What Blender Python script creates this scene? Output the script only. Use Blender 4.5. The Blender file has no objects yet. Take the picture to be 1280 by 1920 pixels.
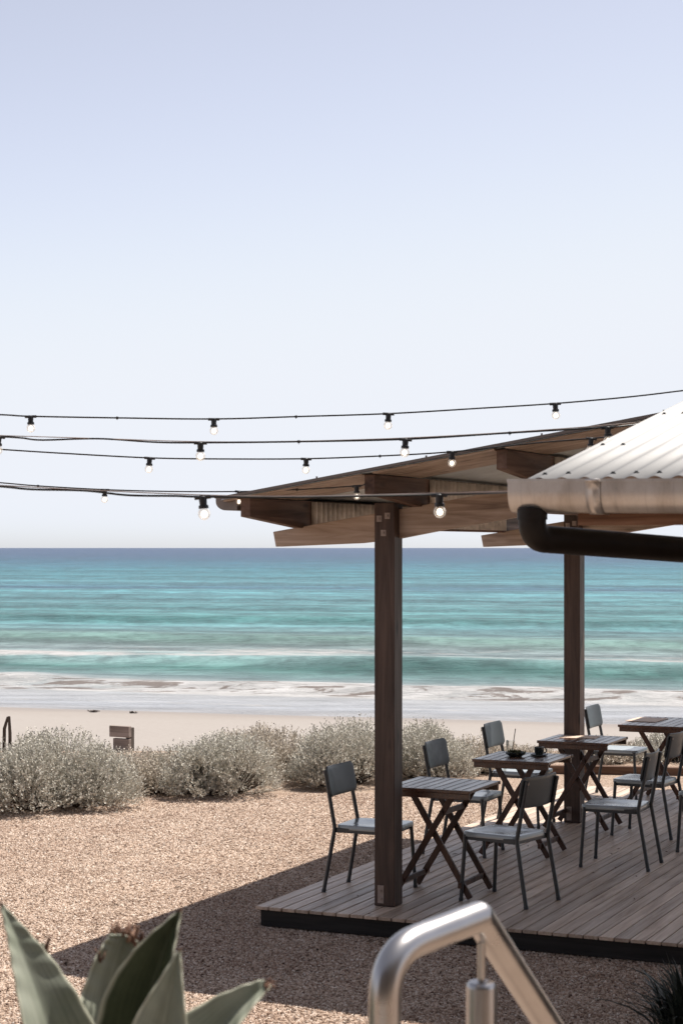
import bpy, bmesh, math, random
import numpy as np
from mathutils import Vector, Matrix, noise as mnoise

R = math.radians
rng = np.random.default_rng(7)
random.seed(7)
scene = bpy.context.scene
COL = scene.collection

# ------------------------------------------------------------------ camera
H = 2.31            # eye above the deck (deck top is z = 0)
FPX = 3500.0        # focal length in pixels of the 1280 x 1920 photograph
cam_d = bpy.data.cameras.new("camera")
cam = bpy.data.objects.new("camera", cam_d)
COL.objects.link(cam)
cam.location = (0, 0, H)
cam.rotation_euler = (R(90), 0, 0)
cam_d.sensor_fit = 'AUTO'
cam_d.sensor_width = 36
cam_d.lens = FPX / 1920 * 36
cam_d.shift_y = 67 / 1920
cam_d.clip_start = 0.05
cam_d.clip_end = 60000
cam_d.dof.use_dof = True
cam_d.dof.focus_distance = 19.0
cam_d.dof.aperture_fstop = 9.5
scene.camera = cam

# ------------------------------------------------------------------ sky and sun
SUN_EL, SUN_AZ = 63.5, 52.3      # elevation; azimuth from +Y towards +X
world = bpy.data.worlds.new("World")
scene.world = world
world.use_nodes = True
wn = world.node_tree
wn.nodes.clear()
wout = wn.nodes.new('ShaderNodeOutputWorld')
wbg = wn.nodes.new('ShaderNodeBackground')
sky = wn.nodes.new('ShaderNodeTexSky')
sky.sky_type = 'NISHITA'
sky.sun_disc = False
sky.sun_elevation = R(SUN_EL)
sky.sun_rotation = R(SUN_AZ)
sky.altitude = 5
sky.air_density = 0.5
sky.dust_density = 0.75
sky.ozone_density = 3.0
hs = wn.nodes.new('ShaderNodeHueSaturation')
hs.inputs['Saturation'].default_value = 0.43
wbg.inputs['Strength'].default_value = 0.128
wn.links.new(sky.outputs[0], hs.inputs['Color'])
tint = wn.nodes.new('ShaderNodeMix')
tint.data_type = 'RGBA'
tint.blend_type = 'MULTIPLY'
tint.inputs[0].default_value = 1.0
tint.inputs[7].default_value = (1.0, 0.98, 0.985, 1.0)
wn.links.new(hs.outputs[0], tint.inputs[6])
sepc = wn.nodes.new('ShaderNodeSeparateColor')
comb = wn.nodes.new('ShaderNodeCombineColor')
wn.links.new(tint.outputs[2], sepc.inputs[0])
for k, lim in enumerate((4.12, 4.28, 4.62)):
    gain = wn.nodes.new('ShaderNodeMath'); gain.operation = 'MULTIPLY'
    gain.inputs[1].default_value = (1.045, 1.04, 1.04)[k]
    sm = wn.nodes.new('ShaderNodeMath'); sm.operation = 'SMOOTH_MIN'
    sm.inputs[1].default_value = lim
    sm.inputs[2].default_value = 1.0
    wn.links.new(sepc.outputs[k], gain.inputs[0])
    wn.links.new(gain.outputs[0], sm.inputs[0])
    wn.links.new(sm.outputs[0], comb.inputs[k])
wn.links.new(comb.outputs[0], wbg.inputs[0])
wn.links.new(wbg.outputs[0], wout.inputs[0])

sun_d = bpy.data.lights.new("sun", 'SUN')
sun_d.energy = 5.0
sun_d.angle = R(0.5)
sun_d.color = (1.0, 0.95, 0.88)
sun = bpy.data.objects.new("sun", sun_d)
COL.objects.link(sun)
sdir = Vector((math.sin(R(SUN_AZ)) * math.cos(R(SUN_EL)), math.cos(R(SUN_AZ)) * math.cos(R(SUN_EL)), math.sin(R(SUN_EL))))
sun.rotation_euler = sdir.to_track_quat('Z', 'Y').to_euler()
sun.location = (20, 20, 40)

scene.view_settings.view_transform = 'Standard'
scene.view_settings.look = 'None'
scene.view_settings.exposure = 0.7
scene.view_settings.gamma = 1.0
scene.view_settings.use_curve_mapping = False
scene.render.engine = 'CYCLES'
scene.cycles.max_bounces = 8
scene.cycles.transparent_max_bounces = 12
scene.cycles.sample_clamp_indirect = 6.0

# ------------------------------------------------------------------ frames
ROT = R(-24.37)
CX, CY = -0.555, 12.04                      # front left corner of the deck
D2 = Vector((math.cos(ROT), math.sin(ROT), 0))   # along the front edge of the deck
D1 = Vector((-math.sin(ROT), math.cos(ROT), 0))  # along the boards, towards the sea
GZ = -0.14                                  # gravel level


def P(px, py, Y):
    """world point that stands at depth Y on the sight line of photo pixel px, py"""
    return Vector(((px - 640) / FPX * Y, Y, H - (py - 1027) / FPX * Y))


def W(a, b, z=0.0):
    return Vector((CX, CY, z)) + D2 * a + D1 * b


# ------------------------------------------------------------------ object helpers
def tag(o, label=None, cat=None, group=None, kind=None):
    if label: o['label'] = label
    if cat: o['category'] = cat
    if group: o['group'] = group
    if kind: o['kind'] = kind
    return o


def empty(name, loc=(0, 0, 0), rz=0.0, label=None, cat=None, group=None):
    o = bpy.data.objects.new(name, None)
    COL.objects.link(o)
    o.location = loc
    o.rotation_euler = (0, 0, rz)
    o.empty_display_size = 0.1
    return tag(o, label, cat, group)


def copy_tree(o, parent=None):
    c = o.copy()
    COL.objects.link(c)
    c.parent = parent
    for ch in list(o.children):
        copy_tree(ch, c)
    return c


class MB:
    def __init__(self):
        self.v, self.f, self.m = [], [], []

    def add(self, verts, faces, mat=0):
        n = len(self.v)
        self.v += [tuple(x) for x in verts]
        self.f += [tuple(i + n for i in f) for f in faces]
        self.m += [mat] * len(faces)

    def box(self, x0, x1, y0, y1, z0, z1, mat=0, M=None):
        vs = [Vector((x, y, z)) for z in (z0, z1) for y in (y0, y1) for x in (x0, x1)]
        if M is not None: vs = [M @ v for v in vs]
        self.add(vs, [(0, 2, 3, 1), (4, 5, 7, 6), (0, 1, 5, 4), (2, 6, 7, 3), (0, 4, 6, 2), (1, 3, 7, 5)], mat)

    def bar(self, p, q, w, h, up=(0, 0, 1), mat=0):
        """rectangular bar from p to q; w sideways, h along up"""
        p, q, up = Vector(p), Vector(q), Vector(up)
        t = (q - p).normalized()
        s = t.cross(up).normalized()
        u = s.cross(t).normalized()
        vs = []
        for c in (p, q):
            for i, j in ((-1, -1), (1, -1), (1, 1), (-1, 1)):
                vs.append(c + s * (i * w / 2) + u * (j * h / 2))
        self.add(vs, [(0, 1, 2, 3), (7, 6, 5, 4), (0, 4, 5, 1), (1, 5, 6, 2), (2, 6, 7, 3), (3, 7, 4, 0)], mat)

    def prism(self, poly, d, axis=1, off=0.0, mat=0):
        """polygon (2D) extruded by d along an axis: axis 1 -> poly is (x,z), axis 0 -> (y,z), axis 2 -> (x,y)"""
        def mk(p, t):
            if axis == 1: return (p[0], t, p[1])
            if axis == 0: return (t, p[0], p[1])
            return (p[0], p[1], t)
        n = len(poly)
        vs = [mk(p, off) for p in poly] + [mk(p, off + d) for p in poly]
        fs = [tuple(range(n)), tuple(range(2 * n - 1, n - 1, -1))]
        for i in range(n):
            j = (i + 1) % n
            fs.append((i, i + n, j + n, j))
        self.add(vs, fs, mat)

    def tube(self, pts, r, seg=12, mat=0, caps=True):
        pts = [Vector(p) for p in pts]
        n = len(pts)
        rs = r if isinstance(r, (list, tuple)) else [r] * n
        t0 = (pts[1] - pts[0]).normalized()
        ref = Vector((0, 0, 1)) if abs(t0.z) < 0.9 else Vector((1, 0, 0))
        u = t0.cross(ref).normalized()
        vs, fs = [], []
        for i in range(n):
            if i == 0: t = pts[1] - pts[0]
            elif i == n - 1: t = pts[-1] - pts[-2]
            else: t = (pts[i + 1] - pts[i]).normalized() + (pts[i] - pts[i - 1]).normalized()
            t.normalize()
            u = (u - t * u.dot(t)).normalized()
            w = t.cross(u)
            k = 1.0
            if 0 < i < n - 1:
                k = 1.0
            for j in range(seg):
                a = 2 * math.pi * j / seg
                vs.append(pts[i] + (u * math.cos(a) + w * math.sin(a)) * rs[i] * k)
        for i in range(n - 1):
            for j in range(seg):
                k = (j + 1) % seg
                fs.append((i * seg + j, i * seg + k, (i + 1) * seg + k, (i + 1) * seg + j))
        if caps:
            fs.append(tuple(range(seg - 1, -1, -1)))
            fs.append(tuple((n - 1) * seg + j for j in range(seg)))
        self.add(vs, fs, mat)

    def lathe(self, prof, c=(0, 0, 0), seg=16, mat=0):
        """profile of (r, z), turned about the vertical axis through c"""
        c = Vector(c)
        vs, fs = [], []
        for r, z in prof:
            for j in range(seg):
                a = 2 * math.pi * j / seg
                vs.append(c + Vector((r * math.cos(a), r * math.sin(a), z)))
        for i in range(len(prof) - 1):
            for j in range(seg):
                k = (j + 1) % seg
                fs.append((i * seg + j, i * seg + k, (i + 1) * seg + k, (i + 1) * seg + j))
        self.add(vs, fs, mat)

    def build(self, name, mats, parent=None, smooth=False, bevel=0.0, seg=2, loc=None):
        me = bpy.data.meshes.new(name)
        me.from_pydata(self.v, [], self.f)
        if not isinstance(mats, (list, tuple)): mats = [mats]
        for m in mats: me.materials.append(m)
        me.polygons.foreach_set('material_index', self.m)
        bm = bmesh.new(); bm.from_mesh(me)
        bmesh.ops.recalc_face_normals(bm, faces=bm.faces)
        bm.to_mesh(me); bm.free()
        o = bpy.data.objects.new(name, me)
        COL.objects.link(o)
        o.parent = parent
        if loc is not None: o.location = loc
        if smooth:
            me.polygons.foreach_set('use_smooth', [True] * len(me.polygons))
            me.set_sharp_from_angle(angle=R(40))
        if bevel:
            b = o.modifiers.new('bevel', 'BEVEL')
            b.width = bevel; b.segments = seg; b.limit_method = 'ANGLE'; b.angle_limit = R(40)
        me.update()
        return o


def smooth_line(pts, n=8):
    """Catmull-Rom through points"""
    pts = [Vector(p) for p in pts]
    out = []
    q = [pts[0] * 2 - pts[1]] + pts + [pts[-1] * 2 - pts[-2]]
    for i in range(1, len(q) - 2):
        p0, p1, p2, p3 = q[i - 1], q[i], q[i + 1], q[i + 2]
        for k in range(n):
            t = k / n
            out.append(0.5 * ((2 * p1) + (p2 - p0) * t + (2 * p0 - 5 * p1 + 4 * p2 - p3) * t * t + (3 * p1 - p0 - 3 * p2 + p3) * t ** 3))
    out.append(pts[-1])
    return out


def fillet(pts, radii, n=10):
    """polyline with rounded corners"""
    pts = [Vector(p) for p in pts]
    out = [pts[0]]
    for i in range(1, len(pts) - 1):
        r = radii[i - 1]
        p, a, b = pts[i], (pts[i - 1] - pts[i]).normalized(), (pts[i + 1] - pts[i]).normalized()
        if r <= 0:
            out.append(p); continue
        ang = a.angle(b)
        d = r / math.tan(ang / 2)
        s, e = p + a * d, p + b * d
        for k in range(n + 1):
            t = k / n
            out.append((1 - t) ** 2 * s + 2 * t * (1 - t) * p + t * t * e)
    out.append(pts[-1])
    return out


# ------------------------------------------------------------------ materials
def newmat(name):
    m = bpy.data.materials.new(name)
    m.use_nodes = True
    nt = m.node_tree
    b = nt.nodes['Principled BSDF']
    return m, nt, b


def nd(nt, t, **kw):
    n = nt.nodes.new(t)
    for k, v in kw.items(): setattr(n, k, v)
    return n


def ramp(nt, fac, stops, interp='LINEAR'):
    r = nd(nt, 'ShaderNodeValToRGB')
    r.color_ramp.interpolation = interp
    e = r.color_ramp.elements
    while len(e) < len(stops): e.new(0.5)
    for el, (p, c) in zip(e, stops):
        el.position = p
        el.color = (c, c, c, 1) if isinstance(c, (int, float)) else (*c, 1)
    if fac is not None: nt.links.new(fac, r.inputs[0])
    return r


def noise(nt, vec, scale, detail=4, rough=0.55, dist=0.0):
    n = nd(nt, 'ShaderNodeTexNoise')
    n.inputs['Scale'].default_value = scale
    n.inputs['Detail'].default_value = detail
    n.inputs['Roughness'].default_value = rough
    n.inputs['Distortion'].default_value = dist
    if vec is not None: nt.links.new(vec, n.inputs['Vector'])
    return n


def mapping(nt, vec, scale=(1, 1, 1), loc=(0, 0, 0)):
    m = nd(nt, 'ShaderNodeMapping')
    m.inputs['Scale'].default_value = scale
    m.inputs['Location'].default_value = loc
    nt.links.new(vec, m.inputs['Vector'])
    return m


def mix(nt, fac, a, b, blend='MIX'):
    m = nd(nt, 'ShaderNodeMix', data_type='RGBA', blend_type=blend)
    for s, v in ((0, fac), (6, a), (7, b)):
        if isinstance(v, bpy.types.NodeSocket): nt.links.new(v, m.inputs[s])
        elif s == 0: m.inputs[0].default_value = v
        else: m.inputs[s].default_value = (*v, 1)
    return m.outputs[2]


def math_n(nt, op, a, b=None, clamp=False):
    m = nd(nt, 'ShaderNodeMath', operation=op, use_clamp=clamp)
    for s, v in ((0, a), (1, b)):
        if v is None: continue
        if isinstance(v, bpy.types.NodeSocket): nt.links.new(v, m.inputs[s])
        else: m.inputs[s].default_value = v
    return m.outputs[0]


def bump(nt, b, height, strength=0.3, dist=0.01):
    n = nd(nt, 'ShaderNodeBump')
    n.inputs['Strength'].default_value = strength
    n.inputs['Distance'].default_value = dist
    nt.links.new(height, n.inputs['Height'])
    nt.links.new(n.outputs[0], b.inputs['Normal'])


def wood(name, dark, mid, light, axis=0, rough=0.55, spec=0.4, knots=True, island=False, fine=1.0, sheen=None):
    m, nt, b = newmat(name)
    tc = nd(nt, 'ShaderNodeTexCoord')
    oi = nd(nt, 'ShaderNodeObjectInfo')
    off = nd(nt, 'ShaderNodeVectorMath', operation='SCALE')
    off.inputs[0].default_value = (37.3, 17.1, 23.7)
    if island:
        g = nd(nt, 'ShaderNodeNewGeometry')
        nt.links.new(g.outputs['Random Per Island'], off.inputs['Scale'])
    else:
        nt.links.new(oi.outputs['Random'], off.inputs['Scale'])
    add = nd(nt, 'ShaderNodeVectorMath', operation='ADD')
    nt.links.new(tc.outputs['Object'], add.inputs[0])
    nt.links.new(off.outputs[0], add.inputs[1])
    sc = [22 * fine] * 3
    sc[axis] = 1.3
    mp = mapping(nt, add.outputs[0], sc)
    n1 = noise(nt, mp.outputs[0], 1.0, 6, 0.62, 0.8)
    sc2 = [5.0] * 3
    sc2[axis] = 0.9
    mp2 = mapping(nt, add.outputs[0], sc2)
    n2 = noise(nt, mp2.outputs[0], 1.0, 3, 0.5, 1.2)
    f = math_n(nt, 'ADD', math_n(nt, 'MULTIPLY', n1.outputs[0], 0.6), math_n(nt, 'MULTIPLY', n2.outputs[0], 0.4))
    r = ramp(nt, f, [(0.33, dark), (0.5, mid), (0.66, light)])
    col = r.outputs[0]
    if knots:
        sck = [7.0] * 3
        sck[axis] = 2.2
        mk = mapping(nt, add.outputs[0], sck)
        v = nd(nt, 'ShaderNodeTexVoronoi')
        v.inputs['Scale'].default_value = 1.0
        nt.links.new(mk.outputs[0], v.inputs['Vector'])
        kr = ramp(nt, v.outputs['Distance'], [(0.05, 1.0), (0.16, 0.0)])
        col = mix(nt, kr.outputs[0], col, tuple(c * 0.35 for c in dark))
    if island:
        vv = ramp(nt, g.outputs['Random Per Island'], [(0.0, 0.72), (1.0, 1.2)])
        col = mix(nt, 1.0, col, vv.outputs[0], 'MULTIPLY')
    nt.links.new(col, b.inputs['Base Color'])
    rr = ramp(nt, n1.outputs[0], [(0.3, rough + 0.12), (0.7, rough - 0.08)])
    nt.links.new(rr.outputs[0], b.inputs['Roughness'])
    b.inputs['Specular IOR Level'].default_value = spec
    bump(nt, b, n1.outputs[0], 0.35, 0.004)
    return m


def paint(name, col, rough=0.4, spec=0.5, var=0.12, metallic=0.0, scale=18.0, bmp=0.05):
    m, nt, b = newmat(name)
    tc = nd(nt, 'ShaderNodeTexCoord')
    n = noise(nt, tc.outputs['Object'], scale, 5, 0.6)
    r = ramp(nt, n.outputs[0], [(0.3, tuple(c * (1 - var) for c in col)), (0.7, tuple(c * (1 + var) for c in col))])
    nt.links.new(r.outputs[0], b.inputs['Base Color'])
    rr = ramp(nt, n.outputs[0], [(0.3, rough - 0.06), (0.7, rough + 0.08)])
    nt.links.new(rr.outputs[0], b.inputs['Roughness'])
    b.inputs['Specular IOR Level'].default_value = spec
    b.inputs['Metallic'].default_value = metallic
    if bmp: bump(nt, b, n.outputs[0], bmp, 0.003)
    return m


POST_C = ((0.030, 0.017, 0.012), (0.062, 0.036, 0.026), (0.10, 0.06, 0.043))
BEAM_C = ((0.175, 0.120, 0.090), (0.40, 0.30, 0.232), (0.57, 0.455, 0.37))
M_post = wood('post_timber', *POST_C, axis=2, rough=0.5)
M_beam = wood('beam_timber', *BEAM_C, axis=0, rough=0.6)
M_purlin = wood('purlin_timber', (0.05, 0.026, 0.017), (0.11, 0.06, 0.04), (0.17, 0.098, 0.066), axis=1, rough=0.6)
M_soffit = wood('soffit_timber', *BEAM_C, axis=0, rough=0.6)
M_deck = wood('deck_timber', (0.26, 0.185, 0.138), (0.46, 0.352, 0.272), (0.58, 0.47, 0.38), axis=1, rough=0.45, spec=0.3, knots=False, island=True, fine=1.6)
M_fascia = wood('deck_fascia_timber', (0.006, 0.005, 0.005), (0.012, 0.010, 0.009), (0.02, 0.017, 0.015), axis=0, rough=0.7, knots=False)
M_table = wood('table_timber', (0.040, 0.018, 0.011), (0.095, 0.046, 0.029), (0.16, 0.085, 0.056), axis=1, rough=0.24, spec=0.5, knots=False, island=True, fine=1.6)
M_tableleg = wood('table_leg_timber', (0.030, 0.013, 0.008), (0.068, 0.030, 0.018), (0.11, 0.052, 0.03), axis=2, rough=0.45, knots=False, island=True, fine=1.4)
M_grey_timber = wood('weathered_timber', (0.13, 0.10, 0.085), (0.24, 0.195, 0.17), (0.34, 0.28, 0.25), axis=0, rough=0.85, spec=0.2)
M_stake = wood('stake_timber', (0.03, 0.024, 0.02), (0.07, 0.055, 0.045), (0.12, 0.1, 0.085), axis=2, rough=0.85, spec=0.2)
M_edge = wood('edging_timber', (0.06, 0.032, 0.02), (0.13, 0.075, 0.05), (0.2, 0.125, 0.085), axis=0, rough=0.8, spec=0.2)
M_rust = wood('eave_timber', (0.07, 0.03, 0.016), (0.19, 0.095, 0.055), (0.30, 0.18, 0.12), axis=0, rough=0.7)
M_chair = paint('chair_enamel', (0.030, 0.036, 0.041), 0.36, 0.55, 0.15)
M_seat = paint('chair_seat_enamel', (0.27, 0.295, 0.295), 0.17, 0.8, 0.06, scale=9)
M_back = paint('chair_back_enamel', (0.048, 0.056, 0.060), 0.33, 0.45, 0.08)
M_black = paint('black_plastic', (0.012, 0.011, 0.011), 0.45, 0.5)
M_pipe = paint('downpipe_enamel', (0.016, 0.012, 0.010), 0.5, 0.2, 0.25)
M_ceramic = paint('dark_ceramic', (0.02, 0.024, 0.024), 0.25, 0.5)
M_saucer = paint('grey_ceramic', (0.16, 0.17, 0.165), 0.35, 0.5)
M_paper = paint('menu_card', (0.55, 0.42, 0.33), 0.7, 0.3)
M_render = paint('house_wall_render', (0.42, 0.39, 0.35), 0.85, 0.2, 0.1, scale=3)
M_concrete = paint('step_concrete', (0.33, 0.31, 0.29), 0.9, 0.2, 0.2, scale=8, bmp=0.2)
M_bolt = paint('galvanised_bolt', (0.30, 0.24, 0.21), 0.5, 0.5, 0.2, 0.3)
M_sheet = paint('galvanised_sheet', (0.60, 0.65, 0.66), 0.42, 0.5, 0.14, 0.25, scale=5)
M_strip = paint('weathered_sheet', (0.58, 0.51, 0.44), 0.55, 0.4, 0.3, 0.1, scale=9)


def mat_roof():
    m, nt, b = newmat('white_roof_sheet')
    tc = nd(nt, 'ShaderNodeTexCoord')
    n = noise(nt, mapping(nt, tc.outputs['Object'], (6, 0.8, 1)).outputs[0], 1.5, 5, 0.6)
    r = ramp(nt, n.outputs[0], [(0.3, (0.42, 0.405, 0.385)), (0.7, (0.475, 0.463, 0.445))])
    nt.links.new(r.outputs[0], b.inputs['Base Color'])
    b.inputs['Roughness'].default_value = 0.6
    b.inputs['Specular IOR Level'].default_value = 0.25
    return m


def mat_gutter():
    m, nt, b = newmat('weathered_gutter')
    tc = nd(nt, 'ShaderNodeTexCoord')
    n1 = noise(nt, mapping(nt, tc.outputs['Object'], (7, 2, 3)).outputs[0], 1.3, 6, 0.62, 0.3)
    n2 = noise(nt, tc.outputs['Object'], 60, 4, 0.7)
    n3 = noise(nt, mapping(nt, tc.outputs['Object'], (38, 1, 2)).outputs[0], 1.0, 4, 0.6)
    r = ramp(nt, n1.outputs[0], [(0.30, (0.42, 0.375, 0.335)), (0.5, (0.57, 0.535, 0.505)), (0.7, (0.63, 0.605, 0.58))])
    s = ramp(nt, n2.outputs[0], [(0.26, 0.55), (0.40, 1.0)])
    d = ramp(nt, n3.outputs[0], [(0.30, 0.72), (0.46, 1.0)])
    c = mix(nt, 0.6, r.outputs[0], s.outputs[0], 'MULTIPLY')
    nt.links.new(mix(nt, 0.7, c, d.outputs[0], 'MULTIPLY'), b.inputs['Base Color'])
    b.inputs['Roughness'].default_value = 0.36
    b.inputs['Metallic'].default_value = 0.7
    bump(nt, b, n1.outputs[0], 0.06, 0.004)
    return m


def mat_steel():
    m, nt, b = newmat('brushed_steel')
    tc = nd(nt, 'ShaderNodeTexCoord')
    n = noise(nt, tc.outputs['Object'], 14, 3, 0.5)
    r = ramp(nt, n.outputs[0], [(0.3, (0.43, 0.405, 0.39)), (0.7, (0.49, 0.465, 0.45))])
    nt.links.new(r.outputs[0], b.inputs['Base Color'])
    b.inputs['Metallic'].default_value = 1.0
    rr = ramp(nt, n.outputs[0], [(0.3, 0.27), (0.7, 0.33)])
    nt.links.new(rr.outputs[0], b.inputs['Roughness'])
    return m


def mat_bulb():
    m, nt, b = newmat('bulb_glass')
    out = nt.nodes['Material Output']
    b.inputs['Base Color'].default_value = (0.9, 0.88, 0.85, 1)
    b.inputs['Roughness'].default_value = 0.08
    tr = nd(nt, 'ShaderNodeBsdfTransparent')
    tr.inputs[0].default_value = (0.93, 0.91, 0.89, 1)
    lw = nd(nt, 'ShaderNodeLayerWeight')
    lw.inputs['Blend'].default_value = 0.35
    r = ramp(nt, lw.outputs['Facing'], [(0.0, 0.10), (0.9, 0.55)])
    ms = nd(nt, 'ShaderNodeMixShader')
    nt.links.new(r.outputs[0], ms.inputs[0])
    nt.links.new(tr.outputs[0], ms.inputs[1])
    nt.links.new(b.outputs[0], ms.inputs[2])
    nt.links.new(ms.outputs[0], out.inputs[0])
    f, nt2, b2 = newmat('bulb_filament')
    b2.inputs['Base Color'].default_value = (1, 0.9, 0.75, 1)
    b2.inputs['Emission Color'].default_value = (1.0, 0.90, 0.74, 1)
    b2.inputs['Emission Strength'].default_value = 1.6
    return m, f


def leaf_mat(name, c0, c1, trans=0.35, rough=0.7, spec=0.08, stops=(0.0, 1.0)):
    m, nt, b = newmat(name)
    out = nt.nodes['Material Output']
    g = nd(nt, 'ShaderNodeNewGeometry')
    r = ramp(nt, g.outputs['Random Per Island'], [(stops[0], c0), (stops[1], c1)])
    nt.links.new(r.outputs[0], b.inputs['Base Color'])
    b.inputs['Roughness'].default_value = rough
    b.inputs['Specular IOR Level'].default_value = spec
    t = nd(nt, 'ShaderNodeBsdfTranslucent')
    nt.links.new(r.outputs[0], t.inputs[0])
    ms = nd(nt, 'ShaderNodeMixShader')
    ms.inputs[0].default_value = trans
    nt.links.new(b.outputs[0], ms.inputs[1])
    nt.links.new(t.outputs[0], ms.inputs[2])
    nt.links.new(ms.outputs[0], out.inputs[0])
    return m


M_roof = mat_roof()
M_gutter = mat_gutter()
M_gutter_dull = paint('dull_gutter', (0.20, 0.17, 0.15), 0.5, 0.4, 0.25, 0.2, scale=8)
M_steel = mat_steel()
M_glass, M_fil = mat_bulb()
M_silver = leaf_mat('silver_leaf', (0.31, 0.292, 0.248), (0.64, 0.605, 0.53), 0.15)
M_silver2 = leaf_mat('pale_silver_leaf', (0.36, 0.315, 0.26), (0.64, 0.575, 0.49), 0.15)
M_stem = paint('shrub_stem', (0.07, 0.05, 0.037), 0.8, 0.2, 0.3)
M_darkleaf = leaf_mat('dark_strap_leaf', (0.012, 0.017, 0.012), (0.04, 0.05, 0.04), 0.15, 0.45, 0.4)

# ------------------------------------------------------------------ ground, beach, sea
def gravel_mat(name='gravel_ground', dark=0.75):
    m, nt, b = newmat(name)
    tc = nd(nt, 'ShaderNodeTexCoord')
    v = nd(nt, 'ShaderNodeTexVoronoi')
    v.inputs['Scale'].default_value = 90
    nt.links.new(tc.outputs['Object'], v.inputs['Vector'])
    sep = nd(nt, 'ShaderNodeSeparateColor')
    nt.links.new(v.outputs['Color'], sep.inputs[0])
    r = ramp(nt, sep.outputs[0], [(0.0, (0.10, 0.062, 0.045)), (0.3, (0.265, 0.187, 0.138)), (0.7, (0.38, 0.288, 0.222)), (1.0, (0.48, 0.39, 0.32))])
    nt.links.new(r.outputs[0], b.inputs['Base Color'])
    b.inputs['Roughness'].default_value = 0.95
    b.inputs['Specular IOR Level'].default_value = 0.1
    iv = math_n(nt, 'SUBTRACT', 1.0, v.outputs['Distance'])
    bump(nt, b, iv, 0.9, 0.01)
    return m


def stone_mat():
    m, nt, b = newmat('gravel_stone')
    oi = nd(nt, 'ShaderNodeObjectInfo')
    r = ramp(nt, oi.outputs['Random'], [(0.0, (0.09, 0.055, 0.04)), (0.08, (0.28, 0.195, 0.145)), (0.5, (0.46, 0.345, 0.265)), (0.85, (0.56, 0.445, 0.36)), (1.0, (0.70, 0.62, 0.54))])
    g = nd(nt, 'ShaderNodeNewGeometry')
    n1 = noise(nt, g.outputs['Position'], 0.9, 4, 0.6)
    n2 = noise(nt, g.outputs['Position'], 7.0, 3, 0.6)
    p1 = ramp(nt, n1.outputs[0], [(0.32, (0.86, 0.82, 0.80)), (0.55, (1, 1, 1)), (0.7, (1.08, 1.07, 1.06))])
    p2 = ramp(nt, n2.outputs[0], [(0.30, (0.66, 0.60, 0.56)), (0.42, (1, 1, 1))])
    c = mix(nt, 1.0, mix(nt, 1.0, r.outputs[0], p1.outputs[0], 'MULTIPLY'), p2.outputs[0], 'MULTIPLY')
    nt.links.new(c, b.inputs['Base Color'])
    b.inputs['Roughness'].default_value = 0.85
    b.inputs['Specular IOR Level'].default_value = 0.2
    return m


M_gravel = gravel_mat()
M_stone = stone_mat()


def ground_z(x, y):
    """gravel court, with the planted bank that the camera stands on"""
    t = min(max((7.2 - y) / 2.8, 0.0), 1.0)
    return GZ + 0.74 * (t * t * (3 - 2 * t))


mb = MB()
xs = [-60, -20, -8, -5, -3.5] + [-3.0 + 0.5 * i for i in range(15)] + [5, 8, 20, 60]
ys = [-30, -10, -3, 0, 2, 3, 4, 4.4, 4.8, 5.2, 5.6, 6.0, 6.4, 6.8, 7.2, 8, 9, 10, 12, 14, 16, 18, 20, 21.5, 22.5]
vv = [(x, y, ground_z(x, y)) for y in ys for x in xs]
nx = len(xs)
mb.add(vv, [(j * nx + i, j * nx + i + 1, (j + 1) * nx + i + 1, (j + 1) * nx + i) for j in range(len(ys) - 1) for i in range(nx - 1)])
tag(mb.build('ground', M_gravel, smooth=True), kind='structure')


def sand_mat():
    m, nt, b = newmat('beach_sand')
    g = nd(nt, 'ShaderNodeNewGeometry')
    sep = nd(nt, 'ShaderNodeSeparateXYZ')
    nt.links.new(g.outputs['Position'], sep.inputs[0])
    n1 = noise(nt, g.outputs['Position'], 0.35, 5, 0.6)
    n2 = noise(nt, g.outputs['Position'], 9, 6, 0.65)
    s = math_n(nt, 'ADD', sep.outputs[1], math_n(nt, 'MULTIPLY', sep.outputs[0], 0.3))
    s = math_n(nt, 'ADD', s, math_n(nt, 'MULTIPLY', n1.outputs[0], 3.0))
    wet = ramp(nt, math_n(nt, 'DIVIDE', math_n(nt, 'SUBTRACT', s, 40.0), 12.0), [(0.0, 0.0), (0.30, 0.25), (0.55, 1.0)])
    dry = ramp(nt, n2.outputs[0], [(0.3, (0.25, 0.222, 0.2)), (0.7, (0.295, 0.266, 0.244))])
    col = mix(nt, wet.outputs[0], dry.outputs[0], (0.225, 0.192, 0.166))
    nt.links.new(col, b.inputs['Base Color'])
    rr = ramp(nt, wet.outputs[0], [(0.0, 0.95), (1.0, 0.45)])
    nt.links.new(rr.outputs[0], b.inputs['Roughness'])
    b.inputs['Specular IOR Level'].default_value = 0.15
    bump(nt, b, n2.outputs[0], 0.4, 0.03)
    return m


SEA_Z = -1.9


def beach_z(x, y):
    s = y + 0.3 * x
    if s < 22.3: z = GZ - 0.03
    elif s < 46.5: z = (GZ - 0.03) + (SEA_Z - GZ + 0.03) * ((s - 22.3) / 24.2) ** 0.93
    else: z = SEA_Z - (s - 46.5) * 0.05
    return z + 0.05 * mnoise.noise(Vector((x * 0.25, y * 0.25, 0))) * (1 if 26 < s < 44 else 0.2)


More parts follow.
